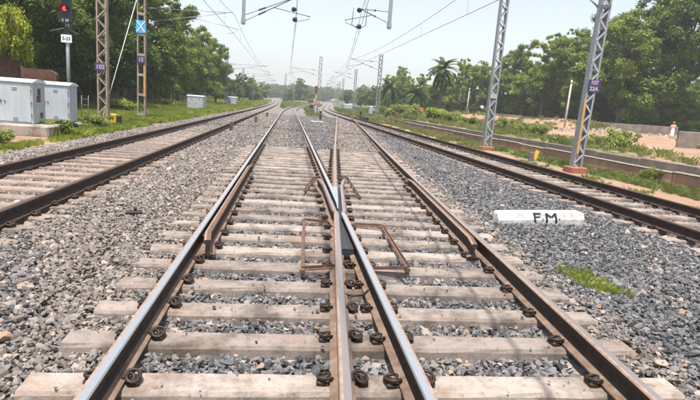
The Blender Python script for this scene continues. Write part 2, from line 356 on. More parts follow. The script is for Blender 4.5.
# ------------------------------------------------------------------ layout of the line
GA = 1.743                                            # rail centre to rail centre
def rise(Y): return np.maximum(0, np.asarray(Y, float) - 110) ** 2 / 38000.0
def shift(Y):                                         # the main and right-hand lines bend to the right far away
    Y = np.asarray(Y, float); k = np.clip(Y - 60, 0, 90); return k ** 2 / 2400.0 + np.maximum(0, Y - 150) * .075
def x_main(Y): return -.057 + shift(Y)
def x_right(Y): return 7.048 + shift(Y)
def x_left(Y): return -4.113 - np.maximum(0, np.asarray(Y, float) - 60) ** 2 / 19000.0
def x_cross(Y):                                       # the crossover between them
    Y = np.asarray(Y, float); q = 1.0575 + .07295 * Y + .000471 * Y * Y
    return np.where(Y < 20, q, 2.7049 + .0918 * (Y - 20))
YF = 8.2                                              # theoretical nose of the crossing

# ------------------------------------------------------------------ ground sheet
def ground_z(X, Y):
    X, Y = np.asarray(X, float), np.asarray(Y, float)
    xs = X - shift(Y)
    z = np.full(X.shape, -.32) + .03 * fbm(X, Y, .5, 2)
    z = np.where(xs > 8.6, -.26, z)
    field = .40 + .08 * fbm(X, Y, .25, 4) + np.clip((X - 20) / 60, 0, 1) * .1
    z = np.where(xs > 14.02, field, z)
    xl = X - x_left(Y) - 4.113; left = np.clip((-xl - 12) / 14, 0, 1) * .35 + .10 * fbm(X, Y, .3, 9) * np.clip((-xl - 9) / 3, 0, 1); z = np.where(xl < -8, z + left, z)
    # earth bank on the right and the rubble heap by the compound wall
    for (ax, ay, bx, by, h, w) in ((23.5, 82, 37, 63, 1.15, 2.6), (23, 40.5, 30, 45, .55, 1.6), (31, 44, 44, 56, .35, 1.3)):
        dx, dy = bx - ax, by - ay; L_ = dx * dx + dy * dy
        t = np.clip(((X - ax) * dx + (Y - ay) * dy) / L_, 0, 1)
        d2 = (X - ax - t * dx) ** 2 + (Y - ay - t * dy) ** 2
        z = z + h * np.exp(-d2 / (2 * w * w)) * (1 + .35 * fbm(X, Y, .9, 6))
    for f_ in (x_left, x_main, x_right): z = np.where((np.abs(X - f_(Y)) < 3.6) & (Y > 60), np.minimum(z, -.33), z)
    return z + rise(Y)
def build_ground():
    xs = sorted(set([round(v, 2) for v in list(np.arange(-30, 8.5, .8)) + [8.6, 9.2, 9.8, 10.5, 11.3, 12.2, 12.98, 13.1, 13.98, 14.08, 14.6] + list(np.arange(15.2, 60, .8))] + [-3000, -900, -400, -220, -140, -100, -70, -52, -42, -35] + [64, 70, 80, 95, 120, 160, 230, 400, 900, 3000]))
    ys = list(np.arange(-12, 100, .8)) + list(np.arange(100, 220, 4)) + [230, 240, 250, 262, 274, 286, 300, 315, 330, 350, 370, 395, 420, 450, 480, 520, 560, 700, 1000, 1800, 3500]
    X, Y = np.meshgrid(xs, ys); Xw = X + shift(Y) * (np.abs(X) < 100)
    Z = ground_z(Xw, Y); Z = np.where(Y > 560, ground_z(Xw, np.full_like(Y, 560.)), Z)
    nx = len(xs); i = np.arange(len(ys) - 1)[:, None] * nx + np.arange(nx - 1)[None]
    faces = np.stack([i, i + 1, i + 1 + nx, i + nx], -1).reshape(-1, 4)
    V = np.stack([Xw, Y, Z], -1).reshape(-1, 3)
    me = np_mesh('ground', V, faces, 'earth', smooth=True)
    x_, y_ = V[:, 0] - shift(V[:, 1]), V[:, 1]
    d = np.full(len(V), .16)
    d = np.where((x_ > 8.3) & (x_ < 11.2), .80, d); d = np.where((x_ >= 11.2) & (x_ < 13.05), .40, d)
    f = .86 - .0 * x_; far = np.clip((y_ - 56) / 14, 0, 1)
    d = np.where(x_ > 14, np.where(x_ < 17.5, .45, f) * (1 - far) + .42 * far, d)
    # the road-like open dirt
    for (ax, ay, bx, by, w) in ((16, 10, 40, 50, 6), (23.5, 82, 37, 63, 3.2)):
        dx, dy = bx - ax, by - ay; t = np.clip(((x_ - ax) * dx + (y_ - ay) * dy) / (dx * dx + dy * dy), 0, 1)
        d2 = (x_ - ax - t * dx) ** 2 + (y_ - ay - t * dy) ** 2; d = np.maximum(d, .95 * np.exp(-d2 / (2 * w * w)))
    d = np.where(x_ > 52, .2, d); d = np.where((x_ < -7.2) & (x_ > -8.6), .45, d); d = np.where(y_ > 120, .2, d); d = np.where((x_ > -11.8) & (x_ < -8) & (y_ > 16) & (y_ < 20.6), .72, d)
    at = me.attributes.new('dirt', 'FLOAT', 'POINT'); at.data.foreach_set('value', d.astype(np.float32))
    tag(link('ground', me), 'grassy and sandy ground on both sides of the railway', None, kind='structure')
build_ground()

# ------------------------------------------------------------------ ballast bed
SLEEP0, SPC = 2.84, .56
def dust(X, Y):
    d = .30 + .30 * fbm(X, Y, .8, 3)
    near = np.exp(-(np.minimum(np.abs(X + 1.35), np.abs(X - x_cross(Y) - 1.25)) / .55) ** 2)
    d = d + .55 * near
    d = d + np.where(X < -1.2, .68, 0) * np.clip((Y - 2.0 - .0 * X) / 3.0, 0, 1) + np.where((X < -1.2) & (Y > 7), .2, 0)
    d = d - .75 * np.exp(-(((X + 3.1) / 1.1) ** 2 + ((Y - 4.6) / 1.5) ** 2))
    inside = (X > -.9) & (X < x_cross(Y) + .8) & (Y < 18); d = np.where(inside, .34 + .3 * fbm(X, Y, 1.3, 5), d)
    r = (X > x_cross(Y) + 1.6) & (X < 6.1); d = np.where(r, .10 + .2 * fbm(X, Y, .9, 8) + .25 * np.clip((Y - 25) / 20, 0, 1), d)
    d = np.where((X < 0) & (Y > 18), .72, d); d = np.where((X > 6.1), .55, d)
    d = np.where((X > 1) & (Y > 18) & (X < x_cross(Y) + .9) & (X > x_cross(Y) - .9), .95, d)
    return np.clip(d, 0, 1)
def in_sleepers(X, Y):                               # 1 where sleepers stand proud of the stones
    a = (X > -1.5) & (X < x_cross(Y) + 1.42) & (Y < 17.9)
    b = (np.abs(X + 4.113) < 1.45) & (Y < 32); c = (np.abs(X - 7.048) < 1.45) & (Y < 46)
    return a | b | c
def ballast_z(X, Y):
    X, Y = np.asarray(X, float), np.asarray(Y, float)
    z = -.035 + .03 * fbm(X, Y, 1.6, 1)
    core = ((X > -.75) & (X < x_cross(Y) + .75) & (Y < 17.9))
    side = ((X > -1.3) & (X < x_cross(Y) + 1.3) & (Y < 17.9))
    z = np.where(core, -.062 + .020 * fbm(X, Y, 3, 5), np.where(side, -.042 + .02 * fbm(X, Y, 3, 5), z))
    z = np.where((np.abs(X + 4.113) < 1.2) & (Y < 32), -.06, z); z = np.where((np.abs(X - 7.048) < 1.2) & (Y < 46), -.065, z)
    z = np.where((X > -3.0) & (X < -1.8), z + .03, z)
    z = z - np.clip((-X - 6.15) / 1.5, 0, 1) * .30 - np.clip((X - 8.75) / .7, 0, 1) * .24
    return z
def build_ballast():
    xs = np.arange(-7.8, 9.61, .15); ys = np.concatenate([np.arange(-3, 24, .14), np.arange(24, 62.5, .5)])
    X, Y = np.meshgrid(xs, ys); Z = ballast_z(X, Y) - .022; nx = len(xs)
    Z = np.where((Y > 58), Z - (Y - 58) * .02, Z)
    i = np.arange(len(ys) - 1)[:, None] * nx + np.arange(nx - 1)[None]
    F = [np.stack([i, i + 1, i + 1 + nx, i + nx], -1).reshape(-1, 4)]; V = [np.stack([X, Y, Z], -1).reshape(-1, 3)]
    D = [dust(X, Y).ravel()]; off = len(V[0])
    yy = np.concatenate([np.arange(60, 200, 4.), np.arange(200, 561, 12.)])
    for k, fx in enumerate((x_left, x_main, x_right)):
        pr = np.array([[-2.9, -.34], [-1.9, -.03], [0, -.01], [1.9, -.03], [2.9, -.34]])
        X = fx(yy)[:, None] + pr[None, :, 0]; Z = rise(yy)[:, None] + pr[None, :, 1] + .003 * k; Yg = np.repeat(yy[:, None], 5, 1)
        i = off + np.arange(len(yy) - 1)[:, None] * 5 + np.arange(4)[None]
        F.append(np.stack([i, i + 1, i + 6, i + 5], -1).reshape(-1, 4)); v = np.stack([X, Yg, Z], -1).reshape(-1, 3); V.append(v); off += len(v)
        D.append(np.full(len(v), .85 if k == 0 else .7))
    me = np_mesh('ballast_bed', np.concatenate(V), np.concatenate(F), 'ballast_ground', smooth=True)
    at = me.attributes.new('dust', 'FLOAT', 'POINT'); at.data.foreach_set('value', np.concatenate(D).astype(np.float32))
    return tag(link('ballast_bed', me), 'bed of crushed stone under and between the tracks', None, kind='structure')
bed = build_ballast()

def stone_meshes(n=28):
    out = []
    for k in range(n):
        bm = bmesh.new(); r_ = random.Random(100 + k)
        sx, sy_, sz = 1, r_.uniform(.62, .95), r_.uniform(.42, .72)
        for i in range(11):
            v = Vector((r_.gauss(0, 1), r_.gauss(0, 1), r_.gauss(0, 1))).normalized() * r_.uniform(.82, 1.0)
            bm.verts.new((v.x * sx * .5, v.y * sy_ * .5, v.z * sz * .5))
        res = bmesh.ops.convex_hull(bm, input=bm.verts)
        bmesh.ops.delete(bm, geom=[g_ for g_ in set(res['geom_interior'] + res['geom_unused']) if isinstance(g_, bmesh.types.BMVert)], context='VERTS')
        bmesh.ops.recalc_face_normals(bm, faces=bm.faces)
        me = bpy.data.meshes.new(f'stone_{k}'); bm.to_mesh(me); bm.free(); me.materials.append(MATS['stone']); out.append(me)
    return out
def frustum_mask(P, margin=40):
    rel = P - np.array([0, 0, CAM_Z]); zf = rel @ np.array(FWD); ok = zf > .3
    zf = np.where(ok, zf, 1); px = 350 + F_PX * (rel @ np.array(RT)) / zf; py = 200 - F_PX * (rel @ np.array(UP)) / zf
    return ok & (px > -margin * 2) & (px < 700 + margin * 2) & (py < 400 + margin * 2) & (py > -margin)
def scatter_stones():
    P, S = [], []
    for (y0, y1, dens, sz) in ((1.2, 5.5, 1500, .0405), (5.5, 10, 1200, .0415), (10, 17, 800, .045), (17, 30, 460, .049), (30, 62, 170, .07)):
        A = (y1 - y0) * 17.2; n = int(A * dens)
        x = rng.uniform(-7.7, 9.5, n); y = rng.uniform(y0, y1, n)
        s = sz * np.exp(rng.normal(0, .34, n)); P.append(np.stack([x, y], 1)); S.append(s)
    P = np.concatenate(P); S = np.clip(np.concatenate(S), .014, .13)
    x, y = P[:, 0], P[:, 1]; z = ballast_z(x, y)
    ph = np.abs((y - SLEEP0 + SPC / 2) % SPC - SPC / 2)
    keep = frustum_mask(np.stack([x, y, z], 1), 60)
    turnout = (x > -1.42) & (x < x_cross(y) + 1.38) & (y < 17.6)
    keep &= ~(turnout & (ph < .125 + S * .30) & (rng.random(len(x)) > .02))
    phl = np.abs((y - 2.6 + .3) % .6 - .3); lf = (np.abs(x + 4.113) < 1.32) & (y < 32); keep &= ~(lf & (phl < .13 + S * .3) & (rng.random(len(x)) > .03))
    phr = np.abs((y - 2.75 + .31) % .62 - .31); rf = (np.abs(x - 7.048) < 1.32) & (y < 46); keep &= ~(rf & (phr < .13 + S * .3) & (rng.random(len(x)) > .03))
    for f_, s_ in ((x_main, 1), (x_main, -1), (x_left, 1), (x_left, -1), (x_right, 1), (x_right, -1), (x_cross, 1), (x_cross, -1)):
        keep &= np.abs(x - f_(y) - s_ * GA / 2) > .095
    keep &= ~((y > 4.8) & (y < 11) & (x > .58) & (x < 1.2))
    keep &= ~((x > 3.3) & (x < 5.12) & (np.abs(y - 7.95) < .16))
    x, y, z, S = x[keep], y[keep], z[keep], S[keep]; n = len(x)
    on_sl = ((x > -1.42) & (x < x_cross(y) + 1.38) & (y < 17.6)) & (np.abs((y - SLEEP0 + SPC / 2) % SPC - SPC / 2) < .12)
    z = z + rng.uniform(-.012, .018, n) * 1.0; z = np.where(on_sl, .004 + S * .2, z); S = np.where(on_sl, S * .5, S)
    rot = np.stack([rng.normal(0, .45, n), rng.normal(0, .45, n), rng.uniform(0, 6.28, n)], 1)
    scl = S[:, None] * rng.uniform(.85, 1.2, (n, 3)) * 1.22
    d = dust(x, y)
    grey = np.clip(rng.normal(.23, .16, n), 0, .46); tan = np.clip(rng.normal(.70, .13, n), .48, .9)
    tint = np.where(rng.random(n) < d * .95, tan, grey); tint = np.where(rng.random(n) < .025, rng.uniform(.9, 1, n), tint)
    idx = rng.integers(0, 28, n); src = stone_meshes()
    P3 = np.stack([x, y, z], 1); dist = np.linalg.norm(P3 - np.array([0, 0, CAM_Z]), axis=1)
    app = S / dist * frustum_mask(P3, -4)
    big = np.argsort(-app)[:300]; rest = np.ones(n, bool); rest[big] = False
    for i in big:
        o = link('stone', src[idx[i]], bed, P3[i]); o.rotation_euler = rot[i]; o.scale = scl[i]; o['tint'] = float(tint[i])
    scatter('loose_stones', P3[rest], rot[rest], scl[rest], idx[rest], tint[rest], src, parent=bed)
    print('stones', n)
scatter_stones()

# ------------------------------------------------------------------ rails, sleepers, clips
PROF = [(-.075, 0), (.075, 0), (.075, .012), (.024, .030), (.0085, .046), (.0085, .120), (.035, .134), (.036, .160), (.029, .1705), (.014, .172), (-.013, .172), (-.029, .1705), (-.036, .160), (-.035, .134), (-.0085, .120), (-.0085, .046), (-.024, .030), (-.075, .012)]
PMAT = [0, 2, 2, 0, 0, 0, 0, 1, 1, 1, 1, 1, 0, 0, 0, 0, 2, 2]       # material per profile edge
def rail(name, parent, pts, mats, worn='l'):
    PMAT = list(globals()['PMAT'])
    if worn == 'l': PMAT[10] = PMAT[11] = 3                   # the band of the head the wheels do not polish
    elif worn == 'r': PMAT[7] = PMAT[8] = 3
    if len(mats) == 3: mats = mats + ['head_brown']
    """pts: list of (x, y, z of foot)"""
    mb = MB(); n = len(PROF); pts = [Vector(p) for p in pts]
    vs_ = []
    for i, p in enumerate(pts):
        d = pts[min(i + 1, len(pts) - 1)] - pts[max(i - 1, 0)]; sd = Vector((d.y, -d.x, 0)).normalized()
        vs_ += [tuple(p + sd * u + Vector((0, 0, w))) for u, w in PROF]
    mb.v = vs_
    for i in range(len(pts) - 1):
        for j in range(n):
            j2 = (j + 1) % n; mb.f.append((i * n + j, i * n + j2, (i + 1) * n + j2, (i + 1) * n + j)); mb.mi.append(PMAT[j]); mb.smooth.append(False)
    mb.f.append(tuple(reversed(range(n)))); mb.mi.append(0); mb.smooth.append(False)
    k = (len(pts) - 1) * n; mb.f.append(tuple(k + j for j in range(n))); mb.mi.append(0); mb.smooth.append(False)
    return mb.build(name, mats, parent)
RZ = .008
def ysteps(y0, y1):
    out = []; y = y0
    while y < y1: out.append(y); y += .5 if y < 20 else (1.5 if y < 60 else (4 if y < 200 else 12))
    return out + [y1]
def path(fx, off, y0, y1): return [(float(fx(y)) + off, y, RZ + float(rise(y))) for y in ysteps(y0, y1)]
BRIGHT = ['rail_rust', 'rail_polish', 'rail_foot']; DULL = ['rail_rust', 'rail_polish_dull', 'rail_foot']; BROWN = ['rail_rust_dark', 'rail_polish_brown', 'rail_rust_dark']

def clip_mesh():
    ctrl = [(-.022, -.006, .030), (-.012, .030, .046), (.022, .050, .054), (.058, .032, .050), (.066, -.012, .040), (.044, -.046, .032), (.012, -.046, .040), (-.004, -.012, .052), (.016, .018, .050), (.034, .010, .034), (.034, -.030, .022)]
    P_ = [Vector(c) for c in ctrl]; pts = []
    for i in range(len(P_) - 1):
        p0, p1, p2, p3 = P_[max(i - 1, 0)], P_[i], P_[i + 1], P_[min(i + 2, len(P_) - 1)]
        for t in (0, .5): pts.append(.5 * ((2 * p1) + (p2 - p0) * t + (2 * p0 - 5 * p1 + 4 * p2 - p3) * t * t + (3 * p1 - p0 - 3 * p2 + p3) * t ** 3))
    pts.append(P_[-1]); mb = MB(); mb.tube(pts, .0098, 6)
    mb.box((.040, 0, .014), (.055, .095, .034), bev=.008); mb.box((.0, 0, .018), (.05, .04, .016), bev=.004)
    return mb.mesh('clip', 'clip_steel')
CLIP = clip_mesh()
def sleeper_mesh(L, w=.212, mat='sleeper_concrete', seed=0, h=.2, rails=(-GA / 2, GA / 2)):
    r_ = random.Random(seed); n = max(2, int(L / .22)); mb = MB(); t = w / 2
    prof = [(-t - .022, -h), (-t - .006, -.024), (-t + .010, 0), (t - .010, 0), (t + .006, -.024), (t + .022, -h)]
    for i in range(n + 1):
        x = -L / 2 + L * i / n
        for y, z in prof:
            j = .007 if z == 0 else .005
            mb.v.append((x + (r_.uniform(-.012, .012) if i in (0, n) else 0), y + r_.uniform(-j, j), z + (r_.uniform(-.002, .0005) if z == 0 else r_.uniform(-.003, .003))))
    k = len(prof)
    for i in range(n):
        for j in range(k - 1): mb.f.append((i * k + j, i * k + k + j, i * k + k + j + 1, i * k + j + 1)); mb.mi.append(0); mb.smooth.append(False)
    mb.f.append(tuple(range(k))); mb.mi.append(0); mb.smooth.append(False)
    mb.f.append(tuple(n * k + j for j in reversed(range(k)))); mb.mi.append(0); mb.smooth.append(False)
    me = mb.mesh('sleeper', mat); at = me.attributes.new('stain', 'FLOAT', 'POINT')
    at.data.foreach_set('value', [max([math.exp(-((v[0] - q) / .15) ** 2) for q in rails] + [0]) for v in mb.v]); return me
def add_clips(sl, sx, y, rails, skip=()):
    """rails: x of every rail on this sleeper; a clip each side where there is room"""
    for xr in rails:
        for s in (-1, 1):
            xc = xr + s * .078
            if any(abs(xc + s * .02 - o) < .105 for o in rails if o != xr) or any(a0 < xc < a1 for a0, a1 in skip): continue
            c = link('clip', CLIP, sl, (xc - sx + s * .004, random.uniform(-.012, .012), -.004)); c.scale = (random.uniform(1.0, 1.12), random.uniform(1.0, 1.12), 1.08); c.rotation_euler = (0, 0, (0 if s > 0 else math.pi) + random.uniform(-.18, .18))

# the turnout: main line, crossover rails, crossing, check rails, long sleepers
turnout = thing('railway_turnout', 'centre track with shiny rails dividing at a steel crossing, on long concrete sleepers', 'railway track', (0, 2, 0))
def T(o): o.location = Vector(o.location) - Vector((0, 2, 0)); return o
xm, hg = -.057, GA / 2
T(rail('rail', turnout, path(x_main, -hg, -2.5 , 555), BRIGHT))['label'] = 'bright left running rail of the centre track'
T(rail('rail', turnout, path(x_cross, hg, -2.5, 66), DULL))['label'] = 'right-hand rail leading away to the neighbouring track'
WO = .118                                              # centre distance across the flangeway
L2x = xm + hg
# near halves: they close towards the throat, then turn out as wing rails
yt = 6.95
r1 = [(float(x_cross(y)) - hg, y, RZ) for y in np.arange(-2.5, yt - .3, .4)] + [(float(x_cross(yt)) - hg, yt, RZ)]
WING = ['rail_rust', 'head_brown', 'rail_foot']
T(rail('wing_rail', turnout, [(float(x_cross(yt)) - hg, yt, RZ)] + [(L2x - WO, y, RZ) for y in (7.15, 7.8, 8.6, 9.3)] + [(L2x - WO - .03, 9.8, RZ), (L2x - WO - .06, 10.1, RZ)], ['rail_rust', 'rail_polish_dull', 'rail_foot', 'frame_rust']))['label'] = 'rusty left wing rail of the crossing'
T(rail('rail', turnout, r1, DULL))['label'] = 'dull middle rail running up to the crossing'
l2 = [(L2x, y, RZ) for y in np.arange(-2.5, yt - .2, .5)] + [(L2x, yt, RZ)]
T(rail('wing_rail', turnout, [(L2x, yt, RZ)] + [(float(x_cross(y)) - hg + WO, y, RZ) for y in (7.15, 7.8, 8.6, 9.3)] + [(float(x_cross(9.8)) - hg + WO + .03, 9.8, RZ), (float(x_cross(10.1)) - hg + WO + .06, 10.1, RZ)], ['rail_rust', 'rail_polish_dull', 'rail_foot', 'frame_rust'], 'r'))['label'] = 'right wing rail of the crossing'
T(rail('rail', turnout, l2, BRIGHT, 'r'))['label'] = 'bright middle rail closing towards the crossing'
# the vee beyond the nose
T(rail('rail', turnout, [(L2x, y, RZ) for y in np.arange(9.15, 20, .5)] + path(x_main, hg, 20 , 555), BRIGHT, 'r'))
T(rail('rail', turnout, [(float(x_cross(y)) - hg, y, RZ) for y in np.arange(9.15, 20, .5)] + path(x_cross, -hg, 20, 65.5), DULL))
mb = MB(); y0, y1 = 7.45, 9.2
def vee(y): return L2x - .036, float(x_cross(y)) - hg + .036
prof = []
for y, z in ((y0, .135), (y0 + .30, .172), (y1, .1805)):
    a_, b_ = vee(y); c_ = (a_ + b_) / 2; wd = max(b_ - a_, .014) / 2; prof.append((c_ - wd, c_ + wd, y, z))
vv = []
for a_, b_, y, z in prof: vv += [(a_, y, .02), (a_, y, z), (b_, y, z), (b_, y, .02)]
ff = [(0, 3, 2, 1), (8, 9, 10, 11)]
for i in range(2):
    o = i * 4; ff += [(o, o + 1, o + 5, o + 4), (o + 2, o + 3, o + 7, o + 6)]
mb.add(vv, ff, 0); mb.add(vv, [(1, 2, 6, 5), (5, 6, 10, 9)], 1)
T(mb.build('crossing_nose', ['rail_rust', 'rail_polish'], turnout))
mb = MB()                                              # cast base between the rails of the crossing
for (ya, yb, z) in ((5.45, 6.9, .095), (6.9, 8.3, .10), (8.3, 9.9, .05)):
    a0, a1 = float(x_cross(ya)) - hg, float(x_cross(yb)) - hg
    if yb <= 6.9: q = [(a0 + .03, ya), (L2x - .03, ya), (L2x - .03, yb), (a1 + .03, yb)]
    else: q = [(L2x - WO + .02, ya), (a0 + WO - .02, ya), (a1 + WO - .02, yb), (L2x - WO + .02, yb)]
    v = [(x, y, .006) for x, y in q] + [(x, y, z) for x, y in q]
    mb.add(v, [(3, 2, 1, 0), (4, 5, 6, 7), (0, 1, 5, 4), (1, 2, 6, 5), (2, 3, 7, 6), (3, 0, 4, 7)])
T(mb.build('crossing_base', ['cast_dark'], turnout))
# check rails
def check(name, fx, off, s, ya, yb, lab):
    ys = [ya, ya + .35] + list(np.arange(ya + .8, yb - .5, .6)) + [yb - .35, yb]
    pts = [(float(fx(y)) + off + s * (.118 + (.045 if y in (ya, yb) else 0)), y, RZ + .012) for y in ys]
    o = T(rail(name, turnout, pts, ['rail_rust', 'frame_rust', 'rail_foot'])); o['label'] = lab
    for y in np.arange(ya + .5, yb - .3, .75):
        mb = MB(); mb.box((0, 0, 0), (.06, .07, .07), bev=.01); T(mb.build('spacer_block', 'clip_steel', turnout, (float(fx(y)) + off + s * .06, y, .085)))
    return o
check('check_rail', x_main, -hg, 1, 5.25, 11.6, 'rusty check rail beside the bright left rail')
check('check_rail', x_cross, hg, -1, 5.5, 10.7, 'rusty check rail beside the right-hand rail')
# fishplates
for (fx, off, y) in ((x_cross, -hg, 21.5), (x_cross, -hg, 42), (x_cross, hg, 24.6), (x_main, -hg, 1.4)):
    for s in (-1, 1):
        mb = MB(); x = float(fx(y)) + off; mb.box((x + s * .030, y, .082), (.036, .65, .075), bev=.01)
        for k in (-.22, -.08, .08, .22): mb.lathe((x + s * .046, y + k, .085), [(.017, 0), (.017, .03)], 6, axis=(s, 0, 0))
        T(mb.build('fishplate', 'clip_steel', turnout))
# long sleepers with clips
k = -4; cnt = 0
while True:
    y = SLEEP0 + SPC * k; k += 1
    if y > 18.6: break
    xa, xb = -1.41 + random.uniform(-.015, .015), float(x_cross(y)) + hg + .46 + random.uniform(-.02, .02)
    sl = link('sleeper', sleeper_mesh(xb - xa, .212, 'sleeper_concrete', 50 + k, .2, [q - (xa + xb) / 2 for q in (xm - hg, L2x, float(x_cross(y)) - hg, float(x_cross(y)) + hg)]), turnout, ((xa + xb) / 2, y - 2 + random.uniform(-.012, .012), random.uniform(-.004, 0)), random.uniform(-.004, .004))
    rs = [xm - hg, float(x_cross(y)) + hg]
    if y < 6.9 or y > 9.4: rs += [L2x, float(x_cross(y)) - hg]
    else: rs += [L2x - WO, float(x_cross(y)) - hg + WO]
    sk = []
    if 5.2 < y < 11.6: sk.append((xm - hg + .02, xm - hg + .125))
    if 5.45 < y < 10.75: sk.append((float(x_cross(y)) + hg - .125, float(x_cross(y)) + hg - .02))
    if 5.4 < y < 10.2: sk.append((min(L2x - WO, float(x_cross(y)) - hg) + .01, max(L2x, float(x_cross(y)) - hg + WO) - .01))
    add_clips(sl, (xa + xb) / 2, y, rs, sk)
    for xr, s in ((xm - hg + .118, 1), (float(x_cross(y)) + hg - .118, -1)):         # clips outside the check rails
        if 5.4 < y < 10.7:
            c = link('clip', CLIP, sl, (xr + s * .082 - (xa + xb) / 2, 0, .006)); c.rotation_euler = (0, 0, 0 if s > 0 else math.pi)
# rusty steel frames bolted either side of the crossing
def frame(pts, lab):
    mb = MB()
    for i in range(3):
        mb.bar(pts[i], pts[i + 1], .032, .010); a_, b_ = Vector(pts[i]), Vector(pts[i + 1]); d = (b_ - a_).normalized(); n_ = Vector((-d.y, d.x, 0)) * .016
        mb.bar(a_ + n_ + Vector((0, 0, .016)), b_ + n_ + Vector((0, 0, .016)), .007, .032)
    for p in (pts[1], pts[2]): mb.box((p[0], p[1], p[2] - .012), (.05, .05, .05), bev=.008)
    o = T(mb.build('crossing_frame', 'frame_rust', turnout)); o['label'] = lab
frame([(.60, 6.95, .035), (.27, 6.95, .055), (.20, 4.80, .055), (.55, 4.98, .03)], 'near rusty three-sided bar left of the crossing')
frame([(.96, 6.85, .035), (1.33, 6.75, .055), (1.28, 4.95, .055), (.93, 4.98, .03)], 'near rusty three-sided bar right of the crossing')
frame([(.60, 9.35, .035), (.36, 9.35, .055), (.60, 11.0, .055), (.70, 11.0, .03)], 'far rusty bar left of the crossing')
frame([(1.06, 9.05, .035), (1.33, 9.0, .055), (1.36, 11.3, .055), (1.1, 11.4, .03)], 'far rusty bar right of the crossing')
mb = MB(); mb.tube([(.50, 4.42, .03), (.53, 4.30, .02), (.62, 4.22, .03), (.72, 4.24, .03), (.78, 4.34, .035)], .011, 5)
T(mb.build('bond_cable', 'clip_steel', turnout))

# left-hand and right-hand tracks
def plain_track(name, label, fx, xc, spc, y_first, ylast, loc, mats, smat):
    t = thing(name, label, 'railway track', loc)
    for s in (-1, 1):
        o = rail('rail', t, path(fx, s * hg, loc[1] - 1.5 , 555), mats, ''); o.location = -Vector(loc)
    meshes = [sleeper_mesh(2.60, .22, smat, 300 + q) for q in range(5)]
    y = y_first; q = 0
    while y < ylast:
        if y > loc[1] - 1:
            sl = link('sleeper', meshes[q % 5], t, (xc - loc[0] + random.uniform(-.02, .02), y - loc[1], random.uniform(-.012, -.002) - .0030 * max(0, y - 14)), random.uniform(-.008, .008))
            if y < 26: add_clips(sl, xc, y, [xc - hg, xc + hg])
        y += spc; q += 1
    return t
plain_track('railway_track', 'left-hand track with dark rusty rails beside the green bank', x_left, -4.113, .60, 2.6, 31.5, (-4.113, 4, 0), BROWN, 'sleeper_concrete_brown')
plain_track('railway_track', 'right-hand track with dark rails beside the low drain wall', x_right, 7.048, .62, 2.75, 45.5, (7.048, 6, 0), BROWN, 'sleeper_concrete')

# ------------------------------------------------------------------ the fouling mark post lying on the ballast
def fm_post():
    L_ = 1.72; pl = thing('fouling_post', 'white painted post lettered F.M. lying on the stones', 'marker post', (4.2, 7.93, -.05), R(12.5))
    # section in (y, z): flat bottom, upright front, sloping broad top
    sec = [(-.095, 0), (-.100, .078), (-.092, .090), (-.045, .192), (.085, .205), (.105, 0)]
    mb = MB(); n = len(sec); xs = [-L_ / 2, -L_ / 2 + .05, -.4, .0, .45, L_ / 2 - .06, L_ / 2]
    for i, x in enumerate(xs):
        sc = .80 if i in (0,) else (.86 if i == len(xs) - 1 else 1)
        for yy, zz in sec: mb.v.append((x + random.uniform(-.006, .006), yy * sc + random.uniform(-.004, .004) * 0, zz * sc + (.012 if sc < 1 else 0)))
    for i in range(len(xs) - 1):
        for j in range(n):
            j2 = (j + 1) % n; mb.f.append((i * n + j2, i * n + j, (i + 1) * n + j, (i + 1) * n + j2)); mb.mi.append(0); mb.smooth.append(False)
    mb.f.append(tuple(range(n))); mb.mi.append(0); mb.smooth.append(False)
    mb.f.append(tuple((len(xs) - 1) * n + j for j in reversed(range(n)))); mb.mi.append(0); mb.smooth.append(False)
    mb.build('post', 'post_white', pl)
    # letters follow the surface: v runs from the foot of the front face up over the edge onto the top
    prof = [(0, sec[0]), (.078, sec[1]), (.092, sec[2]), (.204, sec[3])]
    def surf(u, v):
        for (v0, p0), (v1, p1) in zip(prof, prof[1:]):
            if v <= v1 or v1 == .204:
                t = (v - v0) / (v1 - v0); y_, z_ = p0[0] + (p1[0] - p0[0]) * t, p0[1] + (p1[1] - p0[1]) * t
                ny, nz = -(p1[1] - p0[1]), (p1[0] - p0[0]); l_ = math.hypot(ny, nz)
                return Vector((u, y_ + ny / l_ * .003, z_ + nz / l_ * .003))
    def stroke(mb, a_, b_, w=.045):
        vsv = sorted({0.0, 1.0} | {max(0, min(1, (vk - a_[1]) / (b_[1] - a_[1]))) for vk in (.078, .092) if abs(b_[1] - a_[1]) > 1e-6})
        d = Vector((b_[0] - a_[0], b_[1] - a_[1])); n_ = Vector((-d.y, d.x)).normalized() * (w / 2)
        for t0, t1 in zip(vsv, vsv[1:]):
            q = []
            for t, s in ((t0, -1), (t0, 1), (t1, 1), (t1, -1)): q.append(surf(a_[0] + d.x * t + n_.x * s, a_[1] + d.y * t + n_.y * s))
            mb.add(q, [(0, 1, 2, 3)])
    def letter(nm, strokes):
        mb = MB()
        for s in strokes:
            (a0, a1), (b0, b1) = s[0], s[1]; stroke(mb, (a0 + random.uniform(-.006, .006), a1), (b0 + random.uniform(-.006, .006), b1), (s[2] if len(s) > 2 else .045) * random.uniform(.85, 1.15))
        mb.build(nm, 'letter_black', pl)
    u0 = -.17
    letter('letter_f', [((u0, .012), (u0, .182)), ((u0 - .022, .182), (u0 + .125, .180), .034), ((u0 + .02, .125), (u0 + .115, .127), .030)])
    letter('letter_stop', [((u0 + .15, .085), (u0 + .182, .085), .030)])
    letter('letter_m', [((u0 + .245, .012), (u0 + .235, .186)), ((u0 + .235, .182), (u0 + .335, .115)), ((u0 + .335, .115), (u0 + .425, .186)), ((u0 + .425, .186), (u0 + .440, .012))])
    letter('letter_stop', [((u0 + .485, .088), (u0 + .515, .088), .030)])
fm_post()

